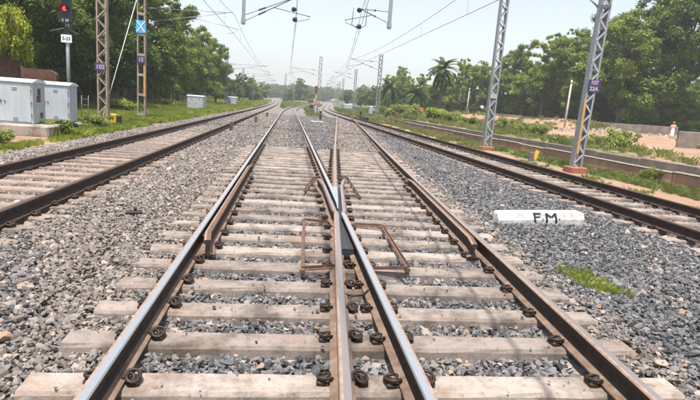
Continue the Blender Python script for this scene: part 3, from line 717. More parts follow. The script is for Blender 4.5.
# ------------------------------------------------------------------ overhead line masts
def lattice(name, parent, base, top, w, d, mats, pitch=.42, batten=False, web='x'):
    """two channels with zig-zag lacing on the faces across the track direction"""
    mb = MB(); b, t = Vector(base), Vector(top); H = (t - b).length; ax = (t - b).normalized()
    X = Vector((1, 0, 0)); Yv = Vector((0, 1, 0))
    for s in (-1, 1):
        c = b + X * (s * w / 2)
        mb.bar(c, c + ax * H, .014, d, 0, (0, 1, 0))
        for q in (-1, 1): mb.bar(c - X * s * .035 + Yv * q * (d / 2), c - X * s * .035 + Yv * q * (d / 2) + ax * H, .075, .014, 0, (0, 1, 0))
    n = max(2, int(H / pitch)); p = H / n
    for q in (-1, 1):
        yo = Yv * q * (d / 2 + .012)
        for i in range(n):
            h0 = i * p
            if batten:
                if i % 2 == 0: mb.bar(b - X * (w / 2) + ax * (h0 + p * .5) + yo, b + X * (w / 2) + ax * (h0 + p * .5) + yo, .01, .16, 1)
            else:
                s = 1 if i % 2 else -1
                mb.bar(b - X * (s * w / 2 * .86) + ax * h0 + yo, b + X * (s * w / 2 * .86) + ax * (h0 + p) + yo, .012, .066, 1)
    return mb.build(name, mats, parent)
def insulator(mb, a_, b_, r=.07, mi=0):
    a_, b_ = Vector(a_), Vector(b_); L_ = (b_ - a_).length; n = max(4, int(L_ / .055)); prof = [(.02, 0)]
    for i in range(n): h = L_ * (i + .2) / n; prof += [(.03, h), (r, h + L_ * .25 / n), (r * .9, h + L_ * .45 / n), (.03, h + L_ * .6 / n)]
    prof.append((.02, L_)); mb.lathe(a_, prof, 8, mi, axis=(b_ - a_))
def cantilever(parent, org, pt, s, z_lo, z_up, x_wire, z_cont, z_cat, tubes='steel_grey', thick=.024):
    """pt: (x, y) of the post face; s: side of the track; everything given in world, org is the parent's location"""
    o = Vector(org); xw = x_wire; y = pt[1]
    lo, up, cat = Vector((pt[0], y, z_lo)), Vector((pt[0], y, z_up)), Vector((xw, y, z_cat + .12))
    def seg(a_, b_, t): return a_ + (b_ - a_) * t
    tot = (cat - lo).length; f = min(.45, .75 / max(tot, .5)); g = min(.5, f + .42 / max(tot, .5))
    mb = MB(); mb.tube([lo - o, seg(lo, cat, f) - o], thick * .7, 6); mb.tube([seg(lo, cat, g) - o, seg(lo, cat, 1.06) - o], thick, 6); mb.build('bracket_tube', tubes, parent)
    mb = MB(); insulator(mb, seg(lo, cat, f) - o, seg(lo, cat, g) - o); mb.build('insulator', 'insulator_brown', parent)
    mb = MB(); mb.tube([up - o, seg(up, cat, f) - o], thick * .7, 6); mb.tube([seg(up, cat, g) - o, cat - o], thick * .8, 6); mb.build('stay_tube', tubes, parent)
    mb = MB(); insulator(mb, seg(up, cat, f) - o, seg(up, cat, g) - o); mb.build('insulator', 'insulator_brown', parent)
    st = seg(lo, cat, .55); rx = xw - s * .95 if abs(xw - pt[0]) > 1.5 else xw + s * .5
    reg0, reg1 = st, Vector((xw + (xw - pt[0]) / abs(xw - pt[0]) * .75, y, z_cont + .32))
    mb = MB(); mb.tube([reg0 - o, reg1 - o], thick * .75, 6); mb.build('registration_tube', tubes, parent)
    h = seg(reg0, reg1, .97)
    mb = MB(); mb.tube([seg(reg0, reg1, .93) - o, Vector((h.x, y, z_cont + .20)) - o, Vector((xw, y, z_cont)) - o], thick * .6, 5); mb.build('steady_arm', tubes, parent)
def text_obj(name, body, parent, loc, size, mat, rot=(R(90), 0, 0), width=None):
    cu = bpy.data.curves.new(name, 'FONT'); cu.body = body; cu.size = size; cu.align_x = 'CENTER'; cu.align_y = 'CENTER'; cu.extrude = .002; cu.offset = size * .02
    cu.materials.append(MATS[mat]); tmp = bpy.data.objects.new(name, cu); me = bpy.data.meshes.new_from_object(tmp); bpy.data.objects.remove(tmp); o = link(name, me, parent, loc); o.rotation_euler = rot; return o
def plate(parent, c, w, h, mat, body=None, tmat='white_paint', size=.2, rows=None, t=.012):
    mb = MB(); mb.box(c, (w, t, h), bev=.003); p = mb.build('number_plate', mat, parent)
    if body: text_obj('number', body, p, (c[0], c[1] - t / 2 - .004, c[2]), size, tmat)
    if rows:
        for i, r_ in enumerate(rows): text_obj('number', r_, p, (c[0], c[1] - t / 2 - .004, c[2] + h * (.25 - .5 * i)), size, tmat)
    return p
def footing(parent, c, d, mat): mb = MB(); mb.box(c, d, bev=.03); return mb.build('footing', mat, parent)

# portal across the tracks with two drop arms
PY = 28.3
gl, gr = Vector((-9.80, 29.2, -.25)), Vector((10.85, 27.4, -.25))
portal = thing('portal_gantry', 'gantry of two lattice columns carrying drop arms and wires over the tracks', 'gantry', gl)
o = lattice('lattice_column', portal, (0, 0, 0), (0, 0, 9.2), .50, .32, ['steel_brown', 'steel_brown'], .46); o['label'] = 'brown lattice column on the left bank'
dr = gr - gl
o = lattice('lattice_column', portal, dr, dr + Vector((.05, 0, 9.2)), .42, .30, ['steel_grey', 'steel_light'], .44); o['label'] = 'grey lattice column on the right with a red footing'
footing(portal, (dr.x, dr.y, .05), (.70, .65, .28), 'base_red'); footing(portal, (0, 0, .02), (.8, .7, .2), 'white_concrete')
mb = MB(); n = 34
for zz in (8.35, 9.05):
    for q in (-.25, .25): mb.bar((0, q, zz), (dr.x, dr.y + q, zz), .07, .07)
for i in range(n):
    a_ = Vector((dr.x * i / n, dr.y * i / n, 0)); b_ = Vector((dr.x * (i + 1) / n, dr.y * (i + 1) / n, 0)); zz = (8.35, 9.05) if i % 2 else (9.05, 8.35)
    for q in (-.25, .25): mb.bar(a_ + Vector((0, q, zz[0])), b_ + Vector((0, q, zz[1])), .04, .04)
mb.build('boom', 'steel_grey', portal)
def py_at(x): return gl.y + dr.y * (x - gl.x) / dr.x
for xd, zb in ((-2.60, 5.36), (4.98, 5.70)):
    yd = py_at(xd); mb = MB(); mb.bar(Vector((xd, yd, zb)) - gl, Vector((xd, yd, 8.4)) - gl, .17, .17, 0, (0, 1, 0)); mb.bar(Vector((xd, yd, zb + .06)) - gl, Vector((xd, yd, zb + .3)) - gl, .22, .21, 0, (0, 1, 0))
    mb.build('drop_arm', 'steel_grey', portal)
cantilever(portal, gl, (-2.5, py_at(-2.5)), 1, 5.55, 5.85, .12, 5.72, 6.85, 'wire_dark')
cantilever(portal, gl, (4.90, py_at(4.9)), -1, 6.0, 6.55, 3.38, 5.62, 6.45, 'wire_dark')
for (x_, z_) in ((-.02, 6.30), (.06, 5.80), (3.36, 6.52), (3.40, 5.70)):
    mb = MB(); mb.lathe(Vector((x_, py_at(x_) - .1, z_)) - gl, [(.05, 0), (.11, .03), (.13, .09), (.11, .16), (.05, .19)], 12, axis=(0, 1, 0)); mb.build('pulley', 'black_paint', portal)
mb = MB()
for x_ in (3.02, 3.74): mb.tube([Vector((x_, py_at(x_), 5.78)) - gl, Vector((x_ + .05, py_at(x_), 6.62)) - gl], .018, 5)
mb.tube([Vector((3.02, py_at(3.02), 5.78)) - gl, Vector((3.30, py_at(3.3), 5.62)) - gl, Vector((3.50, py_at(3.5), 5.62)) - gl, Vector((3.74, py_at(3.74), 5.78)) - gl], .018, 5)
mb.build('wire_stirrup', 'wire_dark', portal)
plate(portal, (-.06, -.21, 2.90), .52, .42, 'navy_paint', '102', 'pink_paint', .30)
plate(portal, (dr.x, dr.y - .19, 2.9), .34, .24, 'steel_light')

def mast(name, label, x, y, zt, cants, mats=('steel_grey', 'steel_light'), w=.36, d=.26, zb=-.3, lean=0.0, foot='base_red', group='overhead line masts', batten=False, pitch=.44):
    z0 = zb + float(rise(y)); p = Vector((x, y, z0)); t = thing(name, label, 'line mast', p, 0, group)
    lattice('lattice_post', t, (0, 0, 0), (lean, 0, zt - z0), w, d, mats, pitch, batten)
    if foot: footing(t, (0, 0, .06), (w * 1.8, w * 1.75, .34), foot)
    for (side, xw, zc, zcat) in cants:
        s = 1 if xw > x else -1; r_ = float(rise(y))
        cantilever(t, p, (x + s * w / 2, y), s, zc + .25 + r_, zcat - .05 + r_, xw, zc + r_, zcat + r_, 'steel_dark' if y > 50 else 'steel_grey', .028 if y > 50 else .024)
    return t
mt_near = mast('lattice_mast', 'tall pale lattice mast leaning right, yellow strip and number plate, on red block', 10.80, 18.27, 8.6, [], lean=.28, zb=-.26, pitch=.36)
plate(mt_near, (.16, -.165, 3.22), .46, .44, 'navy_paint', None, 'pink_paint', .2, ['107', '22A'])
mb = MB(); mb.box((-.09, -.17, 1.75), (.09, .02, 2.0)); mb.build('yellow_strip', 'orange_strip', mt_near)
mb = MB(); mb.tube([(-.1, 0, 6.0), (-.42, 0, 6.22)], .03, 6); mb.tube([(-.95, 0, 6.55), (-3.2, .0, 7.6)], .024, 6); mb.build('bracket_tube', 'steel_grey', mt_near)
mb = MB(); insulator(mb, (-.42, 0, 6.22), (-.95, 0, 6.55), .085); mb.build('insulator', 'insulator_brown', mt_near)
mb = MB(); mb.bar((-.2, -.16, 5.95), (.34, -.16, 6.0), .05, .1); mb.build('clamp', 'steel_dark', mt_near)

mb_l = mast('batten_mast', 'brown battened mast with blue cross sign and orange strip on grass', -9.86, 36.7, 9.4, [(1, -4.35, 5.72, 6.95)], ('steel_brown', 'steel_brown'), .50, .30, foot=None, batten=True, pitch=.62)
plate(mb_l, (0, -.2, 5.97), .60, .78, 'blue_paint')
mb = MB(); mb.bar((-.24, -.222, 5.64), (.24, -.222, 6.30), .012, .06, 0); mb.bar((.24, -.225, 5.64), (-.24, -.225, 6.30), .012, .06, 0); mb.build('white_cross', 'white_paint', mb_l)
plate(mb_l, (.0, -.2, 3.88), .46, .46, 'navy_paint', '12', 'pink_paint', .34)
mb = MB(); mb.box((.22, -.19, 2.5), (.12, .03, 2.0)); mb.build('orange_strip', 'orange_strip', mb_l)
gy = thing('guy_wire', 'pale straight guy wire running down from the brown mast to a block', 'guy wire', (-9.75, 28.7, -.28))
mb = MB(); mb.tube([(0, 0, .1), (-9.8 + 9.75 + .1, 8.0, 9.3)], .022, 6); mb.build('wire', 'guy_white', gy); mb = MB(); mb.box((0, 0, .06), (.5, .5, .2), bev=.03); mb.build('anchor_block', 'white_concrete', gy)

MG = 'overhead line masts'
mast('lattice_mast', 'dark mast rising past the left tree edge, nearest beyond the grey cabinet', -10.85, 92, 8.0, [(1, -4.3, 5.8, 7.0)], ('steel_dark', 'steel_dark'), .42, .32, foot=None)
mast('lattice_mast', 'second dark mast on the left bank beside the far track bend', -11.0, 160, 8.4, [(1, -4.5, 5.8, 7.0)], ('steel_dark', 'steel_dark'), .42, .32, foot=None)
mast('lattice_mast', 'farthest dark mast of the left bank', -12.0, 225, 8.2, [(1, -5.3, 5.8, 7.0)], ('steel_dark', 'steel_dark'), .42, .32, foot=None)
mast('lattice_mast', 'dark mast between the left and centre tracks far away', -1.45, 150, 9.0, [(1, 3.3, 5.8, 7.0)], ('steel_dark', 'steel_dark'), .45, .34, foot=None)
mast('lattice_mast', 'distant pale mast behind the one between left and centre tracks', 1.4, 215, 9.2, [(1, 8.0, 5.8, 7.0)], ('steel_far', 'steel_far'), .45, .34, foot=None)
mid = mast('lattice_mast', 'pale mast between the centre and right tracks with signal boards below', 4.88, 90, 9.3, [(-1, .25, 5.8, 7.0)], ('steel_far', 'steel_far'), .46, .36, foot='white_concrete')
mast('lattice_mast', 'pale mast behind the white cabinet on the right, nearest of the receding right row', 10.75, 64, 7.9, [(-1, 7.2, 5.8, 7.0)], ('steel_far', 'steel_far'), .42, .30, foot='white_concrete')
mast('lattice_mast', 'second pale mast of the receding row on the right', 11.35, 93, 7.9, [(-1, 7.6, 5.8, 7.0)], ('steel_far', 'steel_far'), .42, .30, foot='white_concrete')
mast('lattice_mast', 'third pale mast of the receding row on the right', 12.9, 130, 8.0, [(-1, 9.2, 5.8, 7.0)], ('steel_far', 'steel_far'), .42, .30, foot=None)
mast('lattice_mast', 'fourth pale mast of the receding row on the right', 16.0, 180, 8.2, [(-1, 12.5, 5.8, 7.0)], ('steel_far', 'steel_far'), .42, .30, foot=None)
mast('lattice_mast', 'fifth and farthest pale mast of the right row', 20.5, 240, 8.2, [(-1, 17.0, 5.8, 7.0)], ('steel_far', 'steel_far'), .42, .30, foot=None)

mast('lattice_mast', 'slim dark mast on the left bank between the two nearer dark ones', -10.9, 124, 8.1, [(1, -4.3, 5.8, 7.0)], ('steel_dark', 'steel_dark'), .40, .30, foot=None)
mast('lattice_mast', 'slim grey mast tucked between the third and fourth of the right row', 14.2, 153, 8.0, [(-1, 10.6, 5.8, 7.0)], ('steel_far', 'steel_far'), .42, .30, foot=None)
mast('lattice_mast', 'very distant grey mast over the centre track', 4.6, 262, 8.6, [(1, 11.6, 5.8, 7.0)], ('steel_far', 'steel_far'), .45, .34, foot=None)
# contact and catenary wires
def wires(name, label, fx, sup, stag=.2, zc=5.72, zt=6.9):
    """sup: list of (y, contact z, catenary z)"""
    t = thing(name, label, 'overhead wire', (float(fx(sup[0][0])), sup[0][0], zc)); o = Vector(t.location)
    C, K, D = [], [], []
    for i in range(len(sup) - 1):
        (y0, c0, k0), (y1, c1, k1) = sup[i], sup[i + 1]; n = 12; s0, s1 = (stag if i % 2 else -stag), (-stag if i % 2 else stag); sag = min(.75, (y1 - y0) * .014)
        for j in range(n):
            u = j / n; y = y0 + (y1 - y0) * u; x = float(fx(y)) + s0 + (s1 - s0) * u; r_ = float(rise(y))
            C.append(Vector((x, y, c0 + (c1 - c0) * u + r_)) - o); K.append(Vector((x, y, k0 + (k1 - k0) * u - 4 * sag * u * (1 - u) + r_)) - o)
            if j % 2 == 1: D.append((C[-1], K[-1]))
    mb = MB(); mb.tube(C, .011, 5); mb.build('contact_wire', 'wire_dark', t); mb = MB(); mb.tube(K, .011, 5); mb.build('catenary_wire', 'wire_dark', t)
    mb = MB()
    for a_, b_ in D: mb.tube([a_, b_], .005, 4)
    mb.build('dropper_wires', 'wire_dark', t)
wires('overhead_wire', 'contact and carrier wires above the left-hand track', x_left, [(-20, 5.72, 6.9), (36.7, 5.72, 6.95), (92, 5.8, 7.0), (160, 5.8, 7.0), (225, 5.8, 7.0), (300, 5.8, 7.0)])
wires('overhead_wire', 'contact and carrier wires above the centre track', x_main, [(-25, 5.72, 6.9), (PY, 5.72, 6.9), (90, 5.8, 7.0), (150, 5.8, 7.0), (215, 5.8, 7.0), (290, 5.8, 7.0)])
wires('overhead_wire', 'contact and carrier wires above the rails that cross over', x_cross, [(-25, 5.65, 6.6), (27.9, 5.62, 6.5), (64, 5.9, 7.1)], .05)
wires('overhead_wire', 'contact and carrier wires above the right-hand track', x_right, [(-30, 5.72, 6.9), (18.3, 5.72, 6.9), (64, 5.8, 7.0), (93, 5.8, 7.0), (130, 5.8, 7.0), (180, 5.8, 7.0), (240, 5.8, 7.0)])

# ------------------------------------------------------------------ signal, cabinets and small lineside things
def signal():
    p = Vector((-10.10, 25.6, -.30)); t = thing('colour_light_signal', 'tall signal post showing a red light above numbered white plates', 'signal', p)
    mb = MB(); mb.tube([(0, 0, .3), (0, 0, 5.3)], .075, 10); mb.tube([(0, 0, 1.75), (0, 0, 1.85)], .105, 10); mb.build('pole', 'steel_grey', t)
    mb = MB(); mb.box((0, 0, .2), (.34, .34, .5), bev=.02); mb.build('base_box', 'black_paint', t)
    mb = MB(); mb.box((.03, -.13, 5.75), (.52, .06, 2.2), bev=.02); mb.box((.03, -.02, 5.5), (.3, .2, 1.6), bev=.02); mb.box((.0, -.04, 4.32), (.16, .16, .36), bev=.02); hd = mb.build('signal_head', 'black_paint', t)
    for zz, on in ((5.25, 1), (5.75, 0), (6.25, 0)):
        mb = MB(); n = 12; vs_ = []
        for i in range(n + 1):
            a_ = R(-25 + 230 * i / n); vs_ += [(-.03 + .15 * math.cos(a_), -.16, zz + .15 * math.sin(a_)), (-.03 + .15 * math.cos(a_), -.46, zz + .15 * math.sin(a_) + .0)]
        mb.add(vs_, [(2 * i, 2 * i + 1, 2 * i + 3, 2 * i + 2) for i in range(n)]); mb.build('hood', 'black_paint', hd)
        mb = MB(); mb.lathe((-.03, -.165, zz), [(.105, 0), (.09, .03), (.04, .05)], 14, axis=(0, -1, 0)); l_ = mb.build('lens', 'red_lamp' if on else 'black_paint', hd)
        if on: l_['label'] = 'lit red lens'
    plate(t, (.0, -.175, 4.74), .34, .20, 'black_paint', 'S 38', 'white_paint', .17); plate(t, (.0, -.12, 3.96), .46, .34, 'white_paint', 'S-23', 'black_paint', .20)
    mb = MB(); mb.tube([(-.75, .05, 4.25), (-.1, 0, 4.42), (.5, .05, 4.2)], .03, 6); mb.build('cross_arm', 'steel_dark', t)
    l = thing('ladder', 'thin dark ladder frame standing in the grass beside the signal', 'ladder', (-9.55, 25.9, -.3))
    mb = MB()
    for s in (-.15, .15): mb.tube([(s, 0, 0), (s, .1, 1.5)], .018, 5)
    mb.build('stile', 'steel_dark', l)
    for i in range(5): mb = MB(); mb.tube([(-.15, .02 * i, .2 + .28 * i), (.15, .02 * i, .2 + .28 * i)], .012, 5); mb.build('rung', 'steel_dark', l)
signal()
def cabinet(label, x, y, z, w, d, h, doors=1, notice=False, group='lineside cabinets', side_mat='cabinet_paint'):
    t = thing('relay_cabinet', label, 'cabinet', (x, y, z), 0, group)
    mb = MB(); mb.box((0, 0, h / 2), (w, d, h), bev=.012); mb.build('body', 'cabinet_paint', t)
    n = 8; mb = MB(); vs_ = []; W, D_ = w / 2 + .05, d / 2 + .06
    for i in range(n + 1): u = -1 + 2 * i / n; vs_ += [(-W, u * D_, h + .11 * (1 - u * u) + .012), (W, u * D_, h + .11 * (1 - u * u) + .012)]
    vs_ += [(-W, -D_, h - .02), (W, -D_, h - .02), (W, D_, h - .02), (-W, D_, h - .02)]; k = 2 * (n + 1)
    fs = [(2 * i, 2 * i + 1, 2 * i + 3, 2 * i + 2) for i in range(n)] + [(k + 1, k, 0, 1)[::-1], (k + 3, k + 2, 2 * n + 1, 2 * n)[::-1], (k, k + 1, k + 2, k + 3)[::-1], tuple([k] + [2 * i for i in range(n + 1)] + [k + 3]), tuple(reversed([k + 1] + [2 * i + 1 for i in range(n + 1)] + [k + 2]))]
    mb.add(vs_, fs); mb.build('roof', 'cabinet_roof', t)
    for q in range(doors):
        dw = (w - .1) / doors; cx = -w / 2 + .05 + dw * (q + .5)
        mb = MB(); mb.box((cx, -d / 2 - .012, h / 2), (dw - .02, .024, h - .12), bev=.008); dd = mb.build('door', 'cabinet_paint', t)
        mb = MB(); mb.box((cx - dw * .40, -d / 2 - .04, h * .52), (.05, .04, .09), bev=.008); mb.lathe((cx - dw * .28, -d / 2 - .026, h * .52), [(.03, 0), (.025, .03)], 8, axis=(0, -1, 0)); mb.build('handle', 'steel_dark', dd)
        for zz in (.14, .20, h - .22, h - .28):
            mb = MB(); mb.box((cx + .02, -d / 2 - .032, zz), (.17, .02, .022), bev=.004); mb.build('louvre', 'cabinet_seam', dd)
    for q in range(3):
        mb = MB(); mb.tube([(w / 2 - .045, -d / 2 - .034, h * (.18 + .30 * q)), (w / 2 - .045, -d / 2 - .034, h * (.18 + .30 * q) + .11)], .016, 6); mb.build('hinge', 'steel_dark', t)
    if notice:
        for (yy, zz, a_, b_) in ((-.05, h * .60, .26, .22), (0, h * .76, .18, .30), (.16, h * .2, .18, .2)):
            mb = MB(); mb.box((w / 2 + .014, yy, zz), (.022, a_, b_), bev=.004); mb.build('notice_plate', 'notice_brown', t)
    return t
cabinet('larger pale blue cabinet in front, with brown notices on its side', -10.10, 21.25, .10, 1.26, 1.0, 1.52, 1, True)
cabinet('pale blue cabinet standing behind the larger one, next to the signal post', -9.68, 23.55, .10, 1.12, .8, 1.50)
mb = MB(); mb.box((0, 0, .02), (2.3, 1.9, .46), bev=.06); mb.box((.35, 1.75, .02), (1.5, 1.5, .44), bev=.06)
pl = mb.build('concrete_plinth', 'old_concrete', None, (-9.9, 21.2, -.16)); tag(pl, 'weathered concrete plinth under the pair of pale blue cabinets', 'plinth')
cabinet('double-door grey cabinet on the grass bank beyond the fence end', -10.35, 60.6, -.25, 1.75, 1.9, 1.60, 2)
cabinet('small distant cabinet on the left bank near the track', -11.4, 108, -.2, 1.7, 1.6, 1.6, 1)
cabinet('single white cabinet on the right among the scrub', 14.35, 89, -.2, 1.55, 1.2, 1.75, 1)
cabinet('low white cabinet far right of the centre mast, left of the single white one', 14.35, 132, .0, 2.6, 1.4, 1.6, 2)
def small_things():
    t = thing('marker_box', 'small yellow and black marker box in the grass near the left track', 'marker', (-8.68, 27.6, -.3))
    mb = MB(); mb.box((-.08, 0, .34), (.28, .3, .62), bev=.03); mb.build('box', 'yellow_paint', t); mb = MB(); mb.box((.16, .02, .3), (.18, .26, .6), bev=.03); mb.build('cover', 'black_paint', t)
    p = at_z(533, 161, -.24); t = thing('marker_plate', 'tilted yellow plate on a dark stub by the drain wall', 'marker', (p.x, p.y, -.26))
    mb = MB(); mb.box((-.11, 0, .2), (.2, .2, .42), bev=.02); mb.build('stub', 'steel_dark', t); mb = MB(); mb.bar((.02, -.05, .1), (.16, 0, .5), .05, .17, 0, (1, 0, 0)); mb.build('plate', 'yellow_paint', t)
    for (x, y, h, lab) in ((-2.74, 25.6, .55, 'nearest and tallest rusty stub post between left and centre tracks'), (-2.25, 36.2, .52, 'middle rusty stub post between left and centre tracks'), (-2.02, 48.8, .52, 'farthest rusty stub post between left and centre tracks')):
        t = thing('stub_post', lab, 'post', (x, y, -.12), .1, 'rusty stub posts'); mb = MB(); mb.bar((0, 0, 0), (.02, 0, h), .15, .02, 0, (0, 1, 0)); mb.bar((-.075, 0, 0), (-.055, 0, h), .02, .14, 0, (0, 1, 0)); mb.bar((.075, 0, 0), (.095, 0, h), .02, .10, 0, (0, 1, 0)); mb.build('post', 'frame_rust', t)
        mb = MB(); mb.box((0, 0, .02), (.3, .3, .1), bev=.02); mb.build('collar', 'old_concrete', t)
    t = thing('chair_plate', 'small dark iron bracket lying on the stones left of centre track', 'bracket', (-2.03, 7.16, -.01), .3)
    mb = MB(); mb.box((0, 0, .02), (.20, .12, .04), bev=.008); mb.build('plate', 'clip_steel', t); mb = MB(); mb.box((.02, .02, .065), (.04, .06, .05), bev=.008); mb.build('lug', 'clip_steel', t)
    t = thing('point_machine', 'black point machine beside the right-hand track far off', 'point machine', (9.1, 63.5, -.25))
    mb = MB(); mb.box((.2, 0, .35), (.75, .9, .5), bev=.06); mb.build('casing', 'black_paint', t); mb = MB(); mb.tube([(-.35, .6, 0), (-.35, .6, 1.0)], .1, 8); mb.build('post', 'black_paint', t); mb = MB(); mb.box((-.35, .55, 1.05), (.3, .2, .34), bev=.03); mb.build('lamp_head', 'black_paint', t)
    t = thing('ground_signal', 'cluster of signal boards and white boxes at the foot of the centre mast', 'signal', (4.1, 84, -.25))
    mb = MB(); mb.tube([(0, 0, 0), (0, 0, 3.8)], .07, 8); mb.build('post', 'steel_light', t); mb = MB(); mb.box((0, -.1, 3.9), (.42, .16, 1.1), bev=.04); mb.build('signal_head', 'notice_brown', t)
    mb = MB(); mb.box((-.2, -.14, 2.2), (.36, .04, .36), bev=.01); mb.build('yellow_board', 'yellow_paint', t); mb = MB(); mb.box((.2, -.2, 1.75), (.34, .04, .32), bev=.01); mb.build('red_board', 'cloth_red', t); mb = MB(); mb.box((-.62, -.1, 1.2), (.55, .3, .6), bev=.05); mb.build('black_box', 'black_paint', t)
    mb = MB(); mb.box((.05, 0, .6), (.36, .4, 1.3), bev=.04); mb.build('white_box', 'steel_light', t)
    mb = MB(); mb.box((.62, .1, .5), (.3, .3, 1.1), bev=.04); mb.build('white_box', 'steel_light', t)
    t = thing('concrete_slab', 'pale concrete slab at the tip of the grass between centre and right tracks', 'slab', (2.45, 45.3, -.03)); mb = MB(); mb.box((0, 0, .03), (1.05, .4, .1), bev=.02); mb.build('slab', 'white_concrete', t)
    t = thing('marker_post', 'small dark post at the grass tip between centre and right tracks', 'post', (3.1, 52, -.05)); mb = MB(); mb.tube([(0, 0, 0), (0, 0, .75)], .09, 8); mb.build('post', 'black_paint', t); mb = MB(); mb.box((0, 0, .8), (.3, .2, .2), bev=.04); mb.build('cap', 'black_paint', t)
    p = at_y(421, 110, 78); t = thing('orange_board', 'small orange board among the bushes left of the tall palm', 'board', (p.x, 78, p.z - .5)); mb = MB(); mb.box((0, 0, .5), (.8, .06, .6), bev=.02); mb.build('board', 'orange_paint', t); mb = MB(); mb.tube([(-.3, .05, -.4), (-.3, .05, .7)], .03, 5); mb.tube([(.3, .05, -.4), (.3, .05, .7)], .03, 5); mb.build('legs', 'steel_dark', t)
    for (px, Y, tp, lab) in ((569, 58, 80, 'bare pale concrete pole left of the near lattice mast'), (467, 92, 88, 'thin pale pole in front of trees right of the tall palm')):
        q = at_y(px + 2.5, tp, Y); q0 = ground_z(q.x, Y); t = thing('utility_pole', lab, 'pole', (q.x, Y, float(q0) - .1)); h = q.z - float(q0) + .1
        mb = MB(); mb.tube([(-.05, 0, 0), (0, 0, h * .5), (.06, 0, h)], [.13, .11, .085], 8); mb.build('pole', 'white_concrete', t); mb = MB(); mb.tube([(.05, 0, h - .35), (.05, 0, h - .2)], .13, 8); mb.build('collar', 'old_concrete', t)
small_things()

# ------------------------------------------------------------------ walls and fences
def long_wall(name, label, x, y0, y1, z0, z1, th, mat, cap):
    t = thing(name, label, 'wall', (x, y0, z0)); seg = 3.0; y = y0; k = 0
    while y < y1:
        L_ = min(seg, y1 - y) - .02; xo = float(shift(y + L_ / 2)); mb = MB(); zz = z1 + random.uniform(-.025, .02)
        mb.box((xo + random.uniform(-.012, .012), y - y0 + L_ / 2, (zz - z0) / 2), (th, L_, zz - z0), bev=.02); p = mb.build('panel', mat, t); y += seg; k += 1
        if cap: mb = MB(); mb.box((xo, y - seg - y0 + L_ / 2, zz - z0 + .022), (th + .05, L_ + .01, .045), bev=.012); mb.build('coping', cap, p)
long_wall('drain_wall', 'low reddish drain wall with a pale coping beside the right-hand track', 13.06, 4, 70, -.45, .17, .16, 'wall_red', 'wall_cap')
long_wall('drain_wall', 'second grey drain wall just behind the reddish one', 13.98, 4, 72, -.45, .40, .18, 'wall_grey', None)
def wall_line(name, label, pts, h, th, mat, cat='wall', pieces=3.2):
    p0 = Vector((*pts[0], 0)); t = thing(name, label, cat, (pts[0][0], pts[0][1], float(ground_z(*pts[0])) - .15)); r_ = random.Random(len(label))
    for a_, b_ in zip(pts, pts[1:]):
        d = Vector(b_) - Vector(a_); n = max(1, int(d.length / pieces)); rz = math.atan2(d.y, d.x)
        for i in range(n):
            c = Vector(a_) + d * ((i + .5) / n); hh = h + r_.uniform(-.08, .08); z = float(ground_z(c.x, c.y)) - .15 - t.location.z
            mb = MB(); mb.box((c.x - p0.x, c.y - p0.y, z + hh / 2 + .08), (d.length / n + .01, th, hh + .15), 0, rz, .03); mb.build('panel', mat, t)
    return t
W1, W2 = at_z(676, 147, .42), at_z(712, 150, .42)
wall_line('compound_wall', 'stained compound wall at the right edge behind the dirt yard', [(W1.x, W1.y), (W2.x + 3, W2.y)], 1.15, .25, 'wall_grey')
W3, W4 = at_y(676, 140, 64), at_y(598, 133, 70)
wall_line('compound_wall', 'shaded compound wall under the big trees behind the standing man', [(W3.x, 64), (W4.x, 70), (W4.x - 14, 82)], 1.35, .25, 'wall_grey')
def fence():
    t = thing('board_fence', 'dark weathered board fence along the top of the left grass bank', 'fence', (-19.5, 46, 0))
    y = 46
    boards = []
    for k in range(5):
        mb = MB(); h = 1.62 + .06 * (k - 2); mb.box((0, 0, h / 2), (.06, .30, h), bev=.012); boards.append(mb.mesh('board', 'fence_wood'))
    mbp = MB(); mbp.box((0, 0, .9), (.16, .16, 1.8), bev=.015); pm = mbp.mesh('post', 'fence_wood'); i = 0
    while y < 108:
        z = float(ground_z(-19.5, y)) - .05
        link('board', boards[random.randrange(5)], t, (random.uniform(-.015, .015), y - 46, z), random.uniform(-.03, .03))
        if i % 8 == 0: link('post', pm, t, (.10, y - 46 + .16, z))
        y += .32; i += 1
fence()
def brick_walls():
    for lab, x0, x1, y, h in (('tall broken brick wall at the left edge behind the cabinets', -19.5, -14.4, 30.0, 2.95), ('lower ruined brick wall behind the cabinets', -16.4, -13.7, 33.0, 2.75)):
        mb = MB(); xs = np.linspace(x0, x1, 33); r_ = random.Random(int(h * 10)); z0 = -.5
        hs_ = [0]; [hs_.append(max(-1, min(4, hs_[-1] + r_.choice((0, 0, 0, 1, -1, 2, -1))))) for _ in range(10)]; top = [h - .085 * hs_[i // 3] - (.085 * (i - 28) if i > 28 else 0) for i in range(33)]
        v = [];
        for i, x in enumerate(xs): v += [(x, y, z0), (x, y, top[i]), (x, y + .35, top[i]), (x, y + .35, z0)]
        f = [(0, 1, 2, 3), (131, 130, 129, 128)]
        for i in range(32):
            o = i * 4; f += [(o, o + 4, o + 5, o + 1), (o + 1, o + 5, o + 6, o + 2), (o + 2, o + 6, o + 7, o + 3)]
        mb.add([(a_ - x0, b_ - y, c_) for a_, b_, c_ in v], f); tag(mb.build('brick_wall', 'old_brick', None, (x0, y, 0)), lab, 'wall')
brick_walls()

